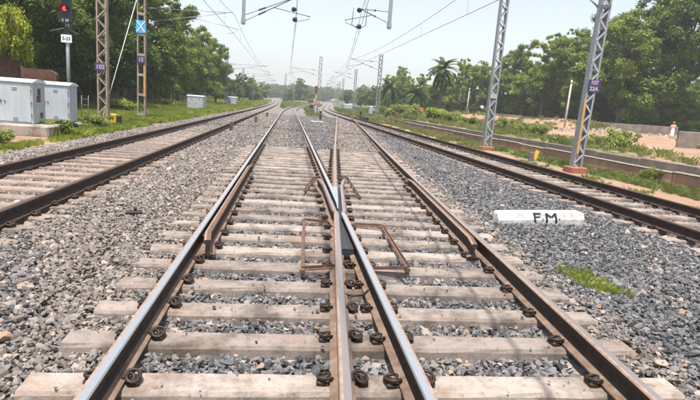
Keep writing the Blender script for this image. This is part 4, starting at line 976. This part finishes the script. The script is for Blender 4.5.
# ------------------------------------------------------------------ trees
def leaf_cloud(name, mat, centers, radii, n_leaf, leaf, seed, droop=0.0, flat=.75):
    """leaf-sized quads in clumps; centers (k,3), radii (k,)"""
    g = np.random.default_rng(seed); w = radii ** 2; c = g.choice(len(centers), n_leaf, p=w / w.sum())
    d = g.normal(size=(n_leaf, 3)); d /= np.linalg.norm(d, axis=1, keepdims=True)
    rr = radii[c] * (g.random(n_leaf) ** .45) * np.exp(.22 * g.normal(size=n_leaf))
    P = centers[c] + d * rr[:, None] * np.array([1, 1, flat])
    nrm = d * .9 + g.normal(size=(n_leaf, 3)) * .6 + np.array([0, 0, .55]); nrm /= np.linalg.norm(nrm, axis=1, keepdims=True)
    t = np.cross(nrm, g.normal(size=(n_leaf, 3))); t /= np.linalg.norm(t, axis=1, keepdims=True); t[:, 2] -= droop; t /= np.linalg.norm(t, axis=1, keepdims=True); b_ = np.cross(nrm, t)
    L_ = leaf * g.uniform(.6, 1.45, n_leaf)[:, None]; W = L_ * g.uniform(.38, .6, n_leaf)[:, None]
    V = np.stack([P - t * L_, P + b_ * W, P + t * L_, P - b_ * W], 1).reshape(-1, 3); F = np.arange(n_leaf * 4).reshape(-1, 4)
    ct = g.normal(0, .17, len(centers)); tint = np.clip(.5 + ct[c] + g.normal(0, .17, n_leaf), 0, 1)
    return np_mesh(name, V, F, mat, tint)
def tree_kind(seed, mat, H=12.0, Rr=4.6, bole=.26, k=60, n_leaf=30000, leaf=.14, cr=(.75, 1.7), airy=0.0):
    g = np.random.default_rng(seed); cs, rs = [], []
    lean = g.normal(0, .25, 2)
    nl = 6; lobes = [(g.uniform(0, 6.28), g.uniform(.45, .80), H * (bole + .10 + (.74 - bole) * (_ + g.uniform(0, 1)) / nl), g.uniform(.38, .62)) for _ in range(nl)] + [(0, .05, H * .86, .5), (2, .1, H * .62, .62)]
    while len(cs) < k:
        an, ro, zc, rl = lobes[g.integers(len(lobes))]
        ctr = np.array([math.cos(an) * ro * Rr, math.sin(an) * ro * Rr, zc]); d = g.normal(size=3); d /= np.linalg.norm(d)
        p = ctr + d * np.array([Rr, Rr, H * .30]) * rl * g.uniform(.35, 1.05)
        if p[2] < H * bole or p[2] > H * .98: continue
        cs.append(p); rs.append(g.uniform(*cr) * (1 - .35 * (p[2] / H) ** 2))
    cs, rs = np.array(cs), np.array(rs)
    crown = leaf_cloud('crown', mat, cs, rs, n_leaf, leaf, seed + 1)
    mb = MB(); top = Vector((lean[0], lean[1], H * .72)); r0 = H * .021
    pts = [Vector((0, 0, -.3)), Vector((lean[0] * .2, 0, H * .12)), Vector((lean[0] * .5, lean[1] * .4, H * .3)), Vector((lean[0] * .8, lean[1] * .8, H * .5)), top]
    mb.tube(pts, [r0 * 1.35, r0, r0 * .8, r0 * .55, r0 * .22], 8)
    for i in g.permutation(len(cs))[:16]:
        c = Vector(cs[i]); h0 = min(c.z * .62, H * .6); u = h0 / (H * .72); st = Vector((lean[0] * u, lean[1] * u, max(h0, H * .2))); md_ = (st + c) / 2 + Vector((g.normal(0, .2), g.normal(0, .2), .25))
        mb.tube([st, md_, c], [r0 * .42, r0 * .26, r0 * .07], 5)
    return crown, mb.mesh('trunk', 'bark'), H
KINDS = {
    'mid1': tree_kind(21, 'leaf_mid', 12, 4.8, .10, 200, 84000, .11, (.35, .95)), 'mid2': tree_kind(33, 'leaf_mid', 13, 4.4, .08, 210, 84000, .11, (.35, .95)),
    'dark1': tree_kind(47, 'leaf_dark', 13, 5.2, .14, 200, 84000, .11, (.4, 1.0)), 'dark2': tree_kind(58, 'leaf_dark', 12, 4.6, .06, 210, 84000, .11, (.38, .95)),
    'lime1': tree_kind(64, 'leaf_lime', 12, 4.2, .08, 170, 50000, .12, (.3, .8)), 'lime2': tree_kind(75, 'leaf_lime', 13, 3.8, .05, 190, 50000, .12, (.28, .75))}
def bush_kind(seed, mat, k=16, n=6000, leaf=.075):
    g = np.random.default_rng(seed); cs = np.stack([g.normal(0, .42, k), g.normal(0, .42, k), g.uniform(.12, .95, k)], 1); rs = g.uniform(.14, .34, k)
    cr = leaf_cloud('foliage', mat, cs, rs, n, leaf, seed + 1, 0, .9); mb = MB()
    for i in range(7): mb.tube([(0, 0, -.1), Vector(cs[i]) * .5 + Vector((0, 0, .1)), cs[i]], [.03, .02, .006], 4)
    return cr, mb.mesh('stem', 'bark')
BUSH = {'mid': bush_kind(5, 'leaf_lime', 24, 5200, .06), 'mid2': bush_kind(15, 'leaf_scrub', 24, 4600, .06), 'lime': bush_kind(6, 'leaf_scrub', 26, 4200, .06), 'dark': bush_kind(9, 'leaf_dark'), 'yellow': bush_kind(12, 'leaf_yellow', 26, 5000, .055)}
def tree(kind, label, x, y, h, wide=1.0, group=None, rz=None):
    crown, trunk, H = KINDS[kind]; s = h / H
    t = thing('tree', label, 'tree', (x, y, float(ground_z(x, y))), random.uniform(0, 6.28) if rz is None else rz, group); t.scale = (s * wide, s * wide, s)
    link('crown', crown, t); link('trunk', trunk, t); return t
def bush(kind, label, x, y, h, w=1.0, group=None, z=None):
    f_, s_ = BUSH[kind]; t = thing('bush', label, 'bush', (x, y, float(ground_z(x, y)) if z is None else z), random.uniform(0, 6.28), group); t.scale = (h * w, h * w, h)
    link('foliage', f_, t); link('stem', s_, t); return t
def tree_px(kind, label, px, Y, top, wide=1.0, group=None):
    q = at_y(px, top, Y); tree(kind, label, q.x, Y, max(3, q.z - float(ground_z(q.x, Y))) * 1.03, wide, group)
GL_, GR_ = 'trees on the left bank', 'trees behind the dirt yard'
for a_ in (('dark1', 'tall dark tree at the left edge above the brick wall', 8, 37, -75, 1.0), ('dark2', 'dark tree behind the signal post', 55, 44, -60, 1.0), ('dark1', 'large dark tree between the signal and the brown lattice column', 88, 52, -50, 1.0),
           ('dark2', 'dark tree behind the two brown masts', 122, 58, -42, 1.0), ('mid1', 'bright green tree behind the blue cross sign', 150, 66, -22, 1.0), ('mid2', 'leafy tree at the right shoulder of the left wood, above the grey cabinet', 178, 80, 10, .9),
           ('mid1', 'sunlit tree behind the double-door grey cabinet', 200, 92, 26, .85), ('mid2', 'lowest tree at the end of the left wood beside the dark mast', 217, 104, 44, .75)):
    tree_px(*a_, group=GL_)
for a_ in (('dark1', 'round tree beyond the dark mast on the left bank', 240, 135, 74, .95), ('mid2', 'hazy tree farther along the left bank', 252, 170, 78, 1.0), ('mid1', 'farthest hazy tree on the left bank', 262, 230, 82, 1.1)):
    tree_px(*a_, group=GL_)
for a_ in (('dark1', 'tallest dark tree at the right edge behind the compound wall', 702, 74, -22, 1.0), ('dark2', 'large tree above the standing man', 668, 78, -4, 1.0), ('mid1', 'broad tree right of the near lattice mast', 636, 76, 14, 1.05),
           ('dark1', 'green tree just right of the near lattice mast top', 610, 88, 18, .95), ('lime2', 'feathery pale green tree left of the near lattice mast', 578, 86, 28, .9), ('lime1', 'pale airy tree with tall plumes left of the bare pole', 552, 92, 33, .9),
           ('mid2', 'green tree between the far lattice column and the pale plumes', 530, 98, 45, .85), ('mid1', 'tree directly behind the grey lattice column', 508, 104, 54, .85), ('lime2', 'light green tree right of the palm', 484, 108, 60, .85),
           ('lime1', 'slim light tree next to the tall palm', 466, 112, 58, .7), ('mid2', 'dark clump behind the tall palm trunk', 440, 118, 76, .9), ('lime1', 'light green crown between the two palms', 424, 124, 74, .9), ('mid1', 'rounded crown behind the left palm', 402, 132, 67, .85), ('lime2', 'leftmost crown of the near right wood', 388, 142, 74, .8)):
    tree_px(*a_, group=GR_)
for i, a_ in enumerate((('dark2', 'round hazy tree far off, right of the far masts', 362, 190, 89, 1.2), ('dark1', 'broad hazy tree far off behind the second right mast', 348, 205, 90, 1.3), ('dark2', 'hazy tree in the gap between centre and right masts', 376, 175, 86, 1.0),
                        ('dark1', 'tall hazy tree far beyond the centre track', 301, 255, 79, .9), ('dark2', 'low hazy tree left of the tall one beyond centre track', 289, 250, 89, 1.3), ('mid1', 'low hazy tree beyond the centre track, right of the tall one', 311, 265, 90, 1.3))):
    tree_px(*a_, group='hazy trees far away')
# understorey and woods behind, read as one mass
def woods():
    P, S, Rt, I, Tn = [], [], [], [], []; src = [KINDS[k_][0] for k_ in ('dark1', 'dark2', 'mid1', 'mid2', 'lime1')]
    def put(x, y, s, w, i): P.append((x, y, float(ground_z(x, y)) - .2)); S.append((s * w, s * w, s)); Rt.append((0, 0, random.uniform(0, 6.28))); I.append(i); Tn.append(random.random())
    for k_ in range(60):                                         # left wood
        Y = random.uniform(50, 125); x = -24 - random.uniform(0, 26); put(x, Y, random.uniform(.55, 1.05), 1, random.choice((0, 1, 1, 2)))
    for k_ in range(26): put(random.uniform(-46, -19), random.uniform(31, 60), random.uniform(.35, .8), 1.2, random.choice((0, 1, 1)))
    for k_ in range(46): Y = random.uniform(34, 112); put(-22.3 - random.uniform(0, 3), Y, random.uniform(.16, .34), 1.5, random.choice((0, 1, 2, 3)))
    for k_ in range(90): Y = random.uniform(112, 340); put(-17 - random.uniform(0, 30) - (Y - 110) * .045, Y, random.uniform(.45, .85), 1.25, random.choice((0, 1, 2)))
    for k_ in range(70):                                         # right wood: behind the first row
        u = random.random(); Y = 84 + 60 * u + random.uniform(0, 30); x = 74 - 46 * u + random.uniform(-2, 26); put(x, Y, random.uniform(.7, 1.1) if x / Y > .52 else random.uniform(.42, .62), 1.1, random.choice((0, 1, 2, 3, 4)))
    for k_ in range(40): put(random.uniform(58, 92), random.uniform(68, 92), random.uniform(.3, .6), 1.3, random.choice((0, 1, 2)))
    for k_ in range(90):                                         # low growth at the foot of the right wood
        u = random.random(); Y = 69 + 62 * u + random.uniform(0, 8); x = 62 - 34 * u + random.uniform(-3, 4); put(x, Y, random.uniform(.20, .42), 1.35, random.choice((0, 1, 2, 3)))
    for k_ in range(120): Y = random.uniform(150, 420); x = 24 + (Y - 150) * .10 + random.uniform(0, 90); put(x, Y, random.uniform(.5, .95), 1.2, random.choice((0, 1, 2)))
    for k_ in range(46): Y = random.uniform(300, 460); put(random.uniform(-14, 24) + (Y - 300) * .0, Y, random.uniform(.5, .8), 1.4, random.choice((0, 1))) if False else None
    for k_ in range(40): x = random.uniform(-10, 22); Y = random.uniform(280, 330); ok_ = abs(x - float(x_main(Y))) > 5 and abs(x - float(x_right(Y))) > 6 and abs(x - float(x_left(Y))) > 6; (put(x, Y, random.uniform(.3, .6), 1.5, 0) if ok_ else None)
    for k_ in range(420): Y = random.uniform(430, 560); put(random.choice((random.uniform(-170, -30), random.uniform(-20, 33), random.uniform(47, 260))), Y, random.uniform(.6, 1.0), 1.9, random.choice((0, 1)))
    scatter('woodland', np.array(P), np.array(Rt), np.array(S), np.array(I), np.array(Tn), src, 'mass of dark green trees and undergrowth behind the first trees on both sides', 'woodland')
woods()
def palm(label, px, Y, base_z, top, group, fr=46, seed=1, L0=2.9):
    r_ = random.Random(seed); q = at_y(px, top, Y); g0 = float(ground_z(q.x, Y)); h = q.z - g0 - L0 * .62
    t = thing('palm_tree', label, 'palm tree', (q.x, Y, g0), 0, group)
    mb = MB(); pts = []; rad = []
    for i in range(15):
        u = i / 14; pts.append((.12 * math.sin(u * 2.3), .05 * u, -.2 + (h + .2) * u)); rad.append((.24 - .06 * u) * (1.1 if i % 2 else .95) + (.07 if u > .9 else 0))
    mb.tube(pts, rad, 9); mb.build('trunk', 'bark_palm', t)
    for i in range(fr):
        el = R(r_.uniform(-38, 82)) if i > 10 else R(r_.uniform(-60, -25)); az = r_.uniform(0, 6.28); L_ = L0 * r_.uniform(.85, 1.1); n = 12; sp_ = []; p = Vector((pts[-1][0], pts[-1][1], h - .1)); e_ = el
        for k_ in range(n + 1):
            sp_.append(p.copy()); p = p + Vector((math.cos(az) * math.cos(e_), math.sin(az) * math.cos(e_), math.sin(e_))) * (L_ / n); e_ -= R(r_.uniform(6.0, 9.0)) * (1.0 if e_ > -1.3 else 0)
        V, F = [], []; side = Vector((-math.sin(az), math.cos(az), 0))
        for k_ in range(1, n):
            for h_ in (0, .5):
                c = sp_[k_].lerp(sp_[k_ + 1], h_); d = (sp_[k_ + 1] - sp_[k_]).normalized(); ll = .62 * math.sin(math.pi * (.12 + .86 * (k_ + h_) / n)) ** .6 * r_.uniform(.85, 1.1); nn = d.cross(side).normalized()
                for s in (-1, 1):
                    tip = c + side * s * ll * .80 + d * ll * .55 - Vector((0, 0, 1)) * ll * .28; w = d * .042; o_ = len(V); V += [c - w, c + w, (c + tip) / 2 + w * 1.2 + nn * .02, tip, (c + tip) / 2 - w * 1.2 + nn * .02]; F.append((o_, o_ + 1, o_ + 2, o_ + 3, o_ + 4))
        for k_ in range(n):
            o_ = len(V); w = side * .025; V += [sp_[k_] - w, sp_[k_] + w, sp_[k_ + 1] + w, sp_[k_ + 1] - w, sp_[k_]]; F.append((o_, o_ + 1, o_ + 2, o_ + 3, o_ + 4)[:5])
        Fa = np.array(F); tn = np.clip(np.full(len(F), .5 if el > -.2 else .25) + np.array([r_.gauss(0, .14) for _ in F]) + r_.gauss(0, .12), 0, 1)
        link('frond', np_mesh('frond', np.array([tuple(v) for v in V]), Fa, 'leaf_palm', tn), t)
palm('tall palm standing clear at the near end of the dirt bank', 444, 73.4, .4, 56, 'palms on the right', 54, 3)
palm('shorter palm left of the tall one among bushes', 417, 84, .4, 83, 'palms on the right', 46, 5, 2.8)
palm('leftmost palm half hidden in the trees', 391, 100, .4, 77, 'palms on the right', 46, 8, 3.1)
# bushes one can tell apart
q = at_y(12, 55, 29.3); bush('yellow', 'yellow-green leafy shrub growing over the brick wall top', q.x - .2, 29.3, 2.35, .5, None, 2.75)
for (k_, lab, px, Y, h, w) in (('lime', 'leafy bush on the dirt edge behind the near drain wall', 622, 25, .95, .95), ('lime', 'low light bush left of the leafy one behind the drain wall', 597, 27.5, .55, 1.1), ('mid2', 'green clump at the far right edge of the yard', 699, 33, .6, 1.9),
                             ('lime', 'bushy clump between the lattice column and the near mast', 540, 36, .75, 1.2), ('mid2', 'green bush at the end of the dirt bank', 504, 44, .95, .9), ('dark', 'darker bush beside the lattice column above the drain', 472, 47, .75, .8), ('lime', 'scrub bush behind the marker plate', 521, 41, .6, 1.2),
                             ('lime', 'bush in front of the palm foot', 452, 56, 1.1, 1.3), ('mid', 'light bush left of the palm foot', 431, 60, 1.4, 1.3), ('lime', 'wide bush near the single white cabinet', 409, 68, 1.6, 1.4), ('lime', 'light scrub beside the single white cabinet', 393, 76, 1.4, 1.5),
                             ('mid2', 'pale scrub on the slope above the drain wall', 464, 51, .8, 1.4), ('lime', 'round scrub at the drain wall end', 440, 62, 1.2, 1.3), ('mid', 'small bush on the near slope of the dirt bank', 510, 56, .6, 1.2)):
    bush(k_, lab, at_y(px, 120, Y).x, Y, h, w, 'scrub bushes on the right')
bush('lime', 'pale weed growing against the near drain wall', 12.75, 16.8, .45, .7, 'scrub bushes on the right')
for (k_, lab, px, py, h, w) in (('mid', 'low green bush beside the cabinet plinth', 50, 133, .5, 1.2), ('dark', 'dense weeds at the foot of the signal post', 62, 133, .5, 1.4), ('lime', 'leafy weed left of the plinth', 3, 141, .4, 1.1), ('mid2', 'weedy clump behind the marker box', 92, 127, .6, 1.5), ('mid', 'tall weeds on the bank left of the battened mast', 120, 112, 1.0, 1.6), ('lime', 'tall weeds on the bank right of the battened mast', 165, 108, 1.0, 1.8)):
    p = at_z(px, py, -.25); bush(k_, lab, p.x, p.y, h, w, 'weeds on the left bank')

# ------------------------------------------------------------------ grass
def tuft_meshes(mat, n=6, blades=26, h=.30, spread=.16, wid=.010):
    out = []
    for k_ in range(n):
        r_ = random.Random(900 + k_); V, F = [], []
        for i in range(blades):
            a_ = r_.uniform(0, 6.28); rr = r_.uniform(0, spread); bx, by = math.cos(a_) * rr, math.sin(a_) * rr; hh = h * r_.uniform(.45, 1.1); an = r_.uniform(0, 6.28); ln_ = r_.uniform(.15, .75) * hh; w = wid * r_.uniform(.7, 1.5); dx, dy = math.cos(an), math.sin(an); o_ = len(V)
            V += [(bx - dy * w, by + dx * w, 0), (bx + dy * w, by - dx * w, 0), (bx + dx * ln_ * .35 + dy * w * .8, by + dy * ln_ * .35 - dx * w * .8, hh * .62), (bx + dx * ln_, by + dy * ln_, hh * .95), (bx + dx * ln_ * .35 - dy * w * .8, by + dy * ln_ * .35 + dx * w * .8, hh * .62)]; F.append((o_, o_ + 1, o_ + 2, o_ + 3, o_ + 4))
        me = bpy.data.meshes.new(f'tuft_{k_}'); me.from_pydata(V, [], F); me.materials.append(MATS[mat]); out.append(me)
    return out
GT = tuft_meshes('grass_blade'); ST = tuft_meshes('scrub_blade', 6, 22, .4, .2, .012)
def grass_pts(n, xr, yr, fn, sc, seed, zf=ground_z):
    g = np.random.default_rng(seed); x = g.uniform(*xr, n); u = g.random(n); y = yr[0] + (yr[1] - yr[0]) * u; k_ = g.random(n) < fn(x, y); x, y = x[k_], y[k_]; m_ = len(x)
    z = zf(x, y) - .015; s = sc(x, y) * g.uniform(.6, 1.4, m_); P = np.stack([x, y, z], 1); f_ = frustum_mask(P, 60); t = np.clip(.45 + .32 * fbm(x, y, .45, 12) + g.normal(0, .20, m_), 0, 1)
    return P[f_], np.stack([g.normal(0, .1, m_), g.normal(0, .1, m_), g.uniform(0, 6.28, m_)], 1)[f_], np.stack([s * 1.2, s * 1.2, s], 1)[f_], g.integers(0, 6, m_)[f_], t[f_]
def cat(*a_): return [np.concatenate(q_) for q_ in zip(*a_)]
def left_edge(x, y): return 1 / (1 + np.exp((x + 7.95 + .35 * fbm(x, y, .9, 3)) / .12))
G_ = cat(grass_pts(60000, (-22, -7.4), (13, 48), lambda x, y: left_edge(x, y) * (.55 + .6 * fbm(x, y, .7, 2)) * ~((x > -11.6) & (x < -8.55) & (y > 17.0) & (y < 20.4)), lambda x, y: (.85 + .4 * fbm(x, y, .5, 7)) * np.where((y < 21), .4, 1), 1),
         grass_pts(80000, (-27, -7.4), (48, 110), lambda x, y: left_edge(x, y), lambda x, y: 1.15 + .4 * fbm(x, y, .4, 7), 2), grass_pts(22000, (-26, -7.6), (110, 260), lambda x, y: (x < x_left(y) - 3.2) * 1.0, lambda x, y: 2.6 + 0 * x, 3))
scatter('grass', *G_, GT, 'bright green grass covering the bank on the left', 'grass')
def right_dirt(x, y):
    d = np.hypot(x - 16 - np.clip((y - 10), 0, 40) * .6, 0 * y); return d
def fn_r(x, y):
    a_ = np.where((x > 11.3) & (x < 12.9), .45 + .7 * fbm(x, y, .8, 4), 0.0); a_ = np.where((x > 9.6) & (x <= 11.1), .0 + .35 * np.clip(fbm(x, y, .9, 5), 0, 1), a_)
    a_ = np.where((x > 14.15) & (x < 16.6), .30 + .6 * fbm(x, y, .5, 6), a_); cl = (x - 16.6) / 22 - (y - 24) / 34
    a_ = np.where(x >= 16.6, np.where((cl < -.35) & ~((x > 21) & (y > 52)), .30 + .6 * fbm(x, y, .3, 8), np.where((x < 20) & (y > 24), .12, .0)), a_); return np.clip(a_, 0, 1)
G2 = cat(grass_pts(26000, (9.4, 13), (6, 66), lambda x, y: fn_r(x, y), lambda x, y: .36 + .15 * fbm(x, y, .8, 3), 4), grass_pts(30000, (14.1, 46), (12, 70), fn_r, lambda x, y: .7 + .4 * fbm(x, y, .5, 7), 5),
         grass_pts(30000, (9.5, 40), (58, 150), lambda x, y: ((x - shift(y)) > 10) * np.where((np.abs((x - 30) * .81 + (y - 72.5) * .58) < 7) & (np.abs((x - 30) * .58 - (y - 72.5) * .81) < 13), .04, np.where(y < 85, .35, .8)), lambda x, y: 1.3 + .6 * fbm(x, y, .3, 7), 6), grass_pts(9000, (-3, 20), (52, 130), lambda x, y: ((np.abs(x - shift(y) - 3.5) < 1.2)) * 1.0, lambda x, y: .8 + 0 * x, 7),
         grass_pts(9000, (-4, 14), (95, 260), lambda x, y: ((np.abs(x - x_main(y)) > 2.6) & (np.abs(x - x_left(y)) > 2.8) & (np.abs(x - x_right(y)) > 2.8)) * 1.0, lambda x, y: 2.0 + 0 * x, 8))
scatter('scrub_grass', *G2, ST, 'dry green and yellow scrub grass on the right side of the line', 'grass')
def tuft_on_ballast():
    g = np.random.default_rng(3); n = 230; u = g.uniform(-1, 1, n); v = g.normal(0, .42, n); x = 3.32 + u * .17 + v * .20 + g.normal(0, .03, n); y = 5.0 - u * .46 + v * .20 + g.normal(0, .04, n); k_ = np.abs(u) + .8 * np.abs(v) + .3 * g.random(n) < 1.15; x, y = x[k_], y[k_]; m_ = len(x)
    s = g.uniform(.06, .20, m_); scatter('grass_patch', np.stack([x, y, ballast_z(x, y)], 1), np.stack([g.normal(0, .2, m_), g.normal(0, .2, m_), g.uniform(0, 6.28, m_)], 1), np.stack([s * 1.6, s * 1.6, s], 1), g.integers(0, 6, m_), np.clip(g.normal(.42, .3, m_), 0, 1), GT, 'small patch of green grass on the stones below the white post', 'grass')
tuft_on_ballast()
# rubble along the foot of the yard
def rubble():
    g = np.random.default_rng(5); src = stone_meshes(28); n = 900; t = g.random(n); x = 22 + t * 24 + g.normal(0, 1.3, n); y = 40 + t * 19 + g.normal(0, 1.3, n); z = ground_z(x, y); s = np.exp(g.normal(-1.5, .5, n))
    scatter('rubble', np.stack([x, y, z], 1), g.uniform(0, 6.28, (n, 3)), np.stack([s, s, s * .8], 1), g.integers(0, 28, n), np.clip(g.normal(.80, .10, n), .5, 1), src, 'heap of broken pale stones along the far edge of the dirt yard', 'rubble')
rubble()

# ------------------------------------------------------------------ people
def person(label, x, y, h, rz, top, low, scarf=None, z=None, lungi=True):
    t = thing('person', label, 'person', (x, y, float(ground_z(x, y)) if z is None else z), rz); s = h / 1.7; t.scale = (s, s, s)
    J = {'pel': ((0, 0, .92), .145), 'wst': ((0, .01, 1.08), .13), 'chs': ((0, .02, 1.28), .155), 'nk0': ((0, .015, 1.42), .075), 'nk': ((0, 0, 1.48), .055), 'hd0': ((0, -.01, 1.55), .075), 'hd1': ((0, -.005, 1.63), .088), 'hd2': ((0, 0, 1.69), .06),
         'ls': ((-.17, .02, 1.38), .062), 'le': ((-.26, .04, 1.12), .045), 'lw': ((-.19, -.14, .98), .032), 'lh': ((-.15, -.22, .99), .036), 'rs': ((.17, .02, 1.38), .062), 're': ((.25, .06, 1.11), .045), 'rw': ((.27, -.02, .87), .032), 'rh': ((.27, -.04, .78), .036),
         'lp': ((-.09, 0, .86), .095), 'lk': ((-.10, -.02, .49), .064), 'la': ((-.10, .02, .10), .042), 'lt': ((-.10, -.12, .035), .038), 'rp': ((.09, 0, .86), .095), 'rk': ((.10, -.05, .49), .064), 'ra': ((.11, .06, .10), .042), 'rt': ((.12, -.08, .035), .038)}
    E = [('pel', 'wst'), ('wst', 'chs'), ('chs', 'nk0'), ('nk0', 'nk'), ('nk', 'hd0'), ('hd0', 'hd1'), ('hd1', 'hd2'), ('chs', 'ls'), ('ls', 'le'), ('le', 'lw'), ('lw', 'lh'), ('chs', 'rs'), ('rs', 're'), ('re', 'rw'), ('rw', 'rh'), ('pel', 'lp'), ('lp', 'lk'), ('lk', 'la'), ('la', 'lt'), ('pel', 'rp'), ('rp', 'rk'), ('rk', 'ra'), ('ra', 'rt')]
    def skin(nm, keys, edges, mat, grow=0.0, root=None):
        me = bpy.data.meshes.new(nm); ks = list(keys); me.from_pydata([J[k_][0] for k_ in ks], [(ks.index(a_), ks.index(b_)) for a_, b_ in edges], []); me.materials.append(MATS[mat]); o = link(nm, me, t)
        md = o.modifiers.new('skin', 'SKIN'); md.use_smooth_shade = True
        for i, k_ in enumerate(ks): rr = J[k_][1] + grow; me.skin_vertices[0].data[i].radius = (rr, rr * (.72 if k_ in ('pel', 'wst', 'chs') else 1)); me.skin_vertices[0].data[i].use_root = (k_ == root)
        o.modifiers.new('sub', 'SUBSURF').levels = 1; o.modifiers['sub'].render_levels = 2; return o
    skin('body', J.keys(), E, 'skin', 0, 'pel')
    sk = ['pel', 'wst', 'chs', 'nk0', 'ls', 'le', 'rs', 're']; skin('shirt', sk, [e_ for e_ in E if e_[0] in sk and e_[1] in sk], top, .018, 'pel')
    if lungi:
        mb = MB(); mb.lathe((0, 0, .12), [(.19, 0), (.185, .3), (.175, .6), (.165, .82), (.15, .95)], 14); o = mb.build('wrap_skirt', low, t); o.scale = (1, .75, 1)
    else:
        tk = ['pel', 'lp', 'lk', 'la', 'rp', 'rk', 'ra']; skin('trousers', tk, [e_ for e_ in E if e_[0] in tk and e_[1] in tk], low, .02, 'pel')
    mb = MB(); mb.lathe((0, .02, 1.60), [(.100, -.02), (.108, .05), (.095, .12), (.05, .165), (.01, .175)], 12); mb.build('head_scarf' if scarf else 'hair', scarf or 'hair', t)
    mb = MB(); mb.lathe((0, -.092, 1.585), [(.018, 0), (.004, .028)], 6, axis=(0, -1, -.3)); mb.build('nose', 'skin', t)
p = at_z(671, 140, .46); k_ = min(1, 58 / p.y); person('man in a pale top and white wrap standing by the compound wall', p.x * k_, p.y * k_, 1.66, R(150), 'cloth_pink', 'cloth_white', 'cloth_red')
p = at_y(481, 117, 75); person('person in a white shirt and dark trousers standing on the earth bank', p.x, 75, 1.62, R(10), 'cloth_white', 'cloth_dark', None, None, False)

# ------------------------------------------------------------------ haze
mt, nt, ln, b = new_mat('haze_air'); out = nt['Material Output']; nt.remove(b); pv = nt.new('ShaderNodeVolumePrincipled')
pv.inputs['Color'].default_value = (.98, .99, 1, 1); pv.inputs['Density'].default_value = .0006; pv.inputs['Anisotropy'].default_value = 0.0; ln.new(pv.outputs[0], out.inputs['Volume']); MATS['haze_air'] = mt
mb = MB(); mb.box((0, 1000, 20), (5000, 3000, 60)); hz = mb.build('haze', 'haze_air'); tag(hz, 'pale bright haze in the air over the far track', None, kind='stuff')
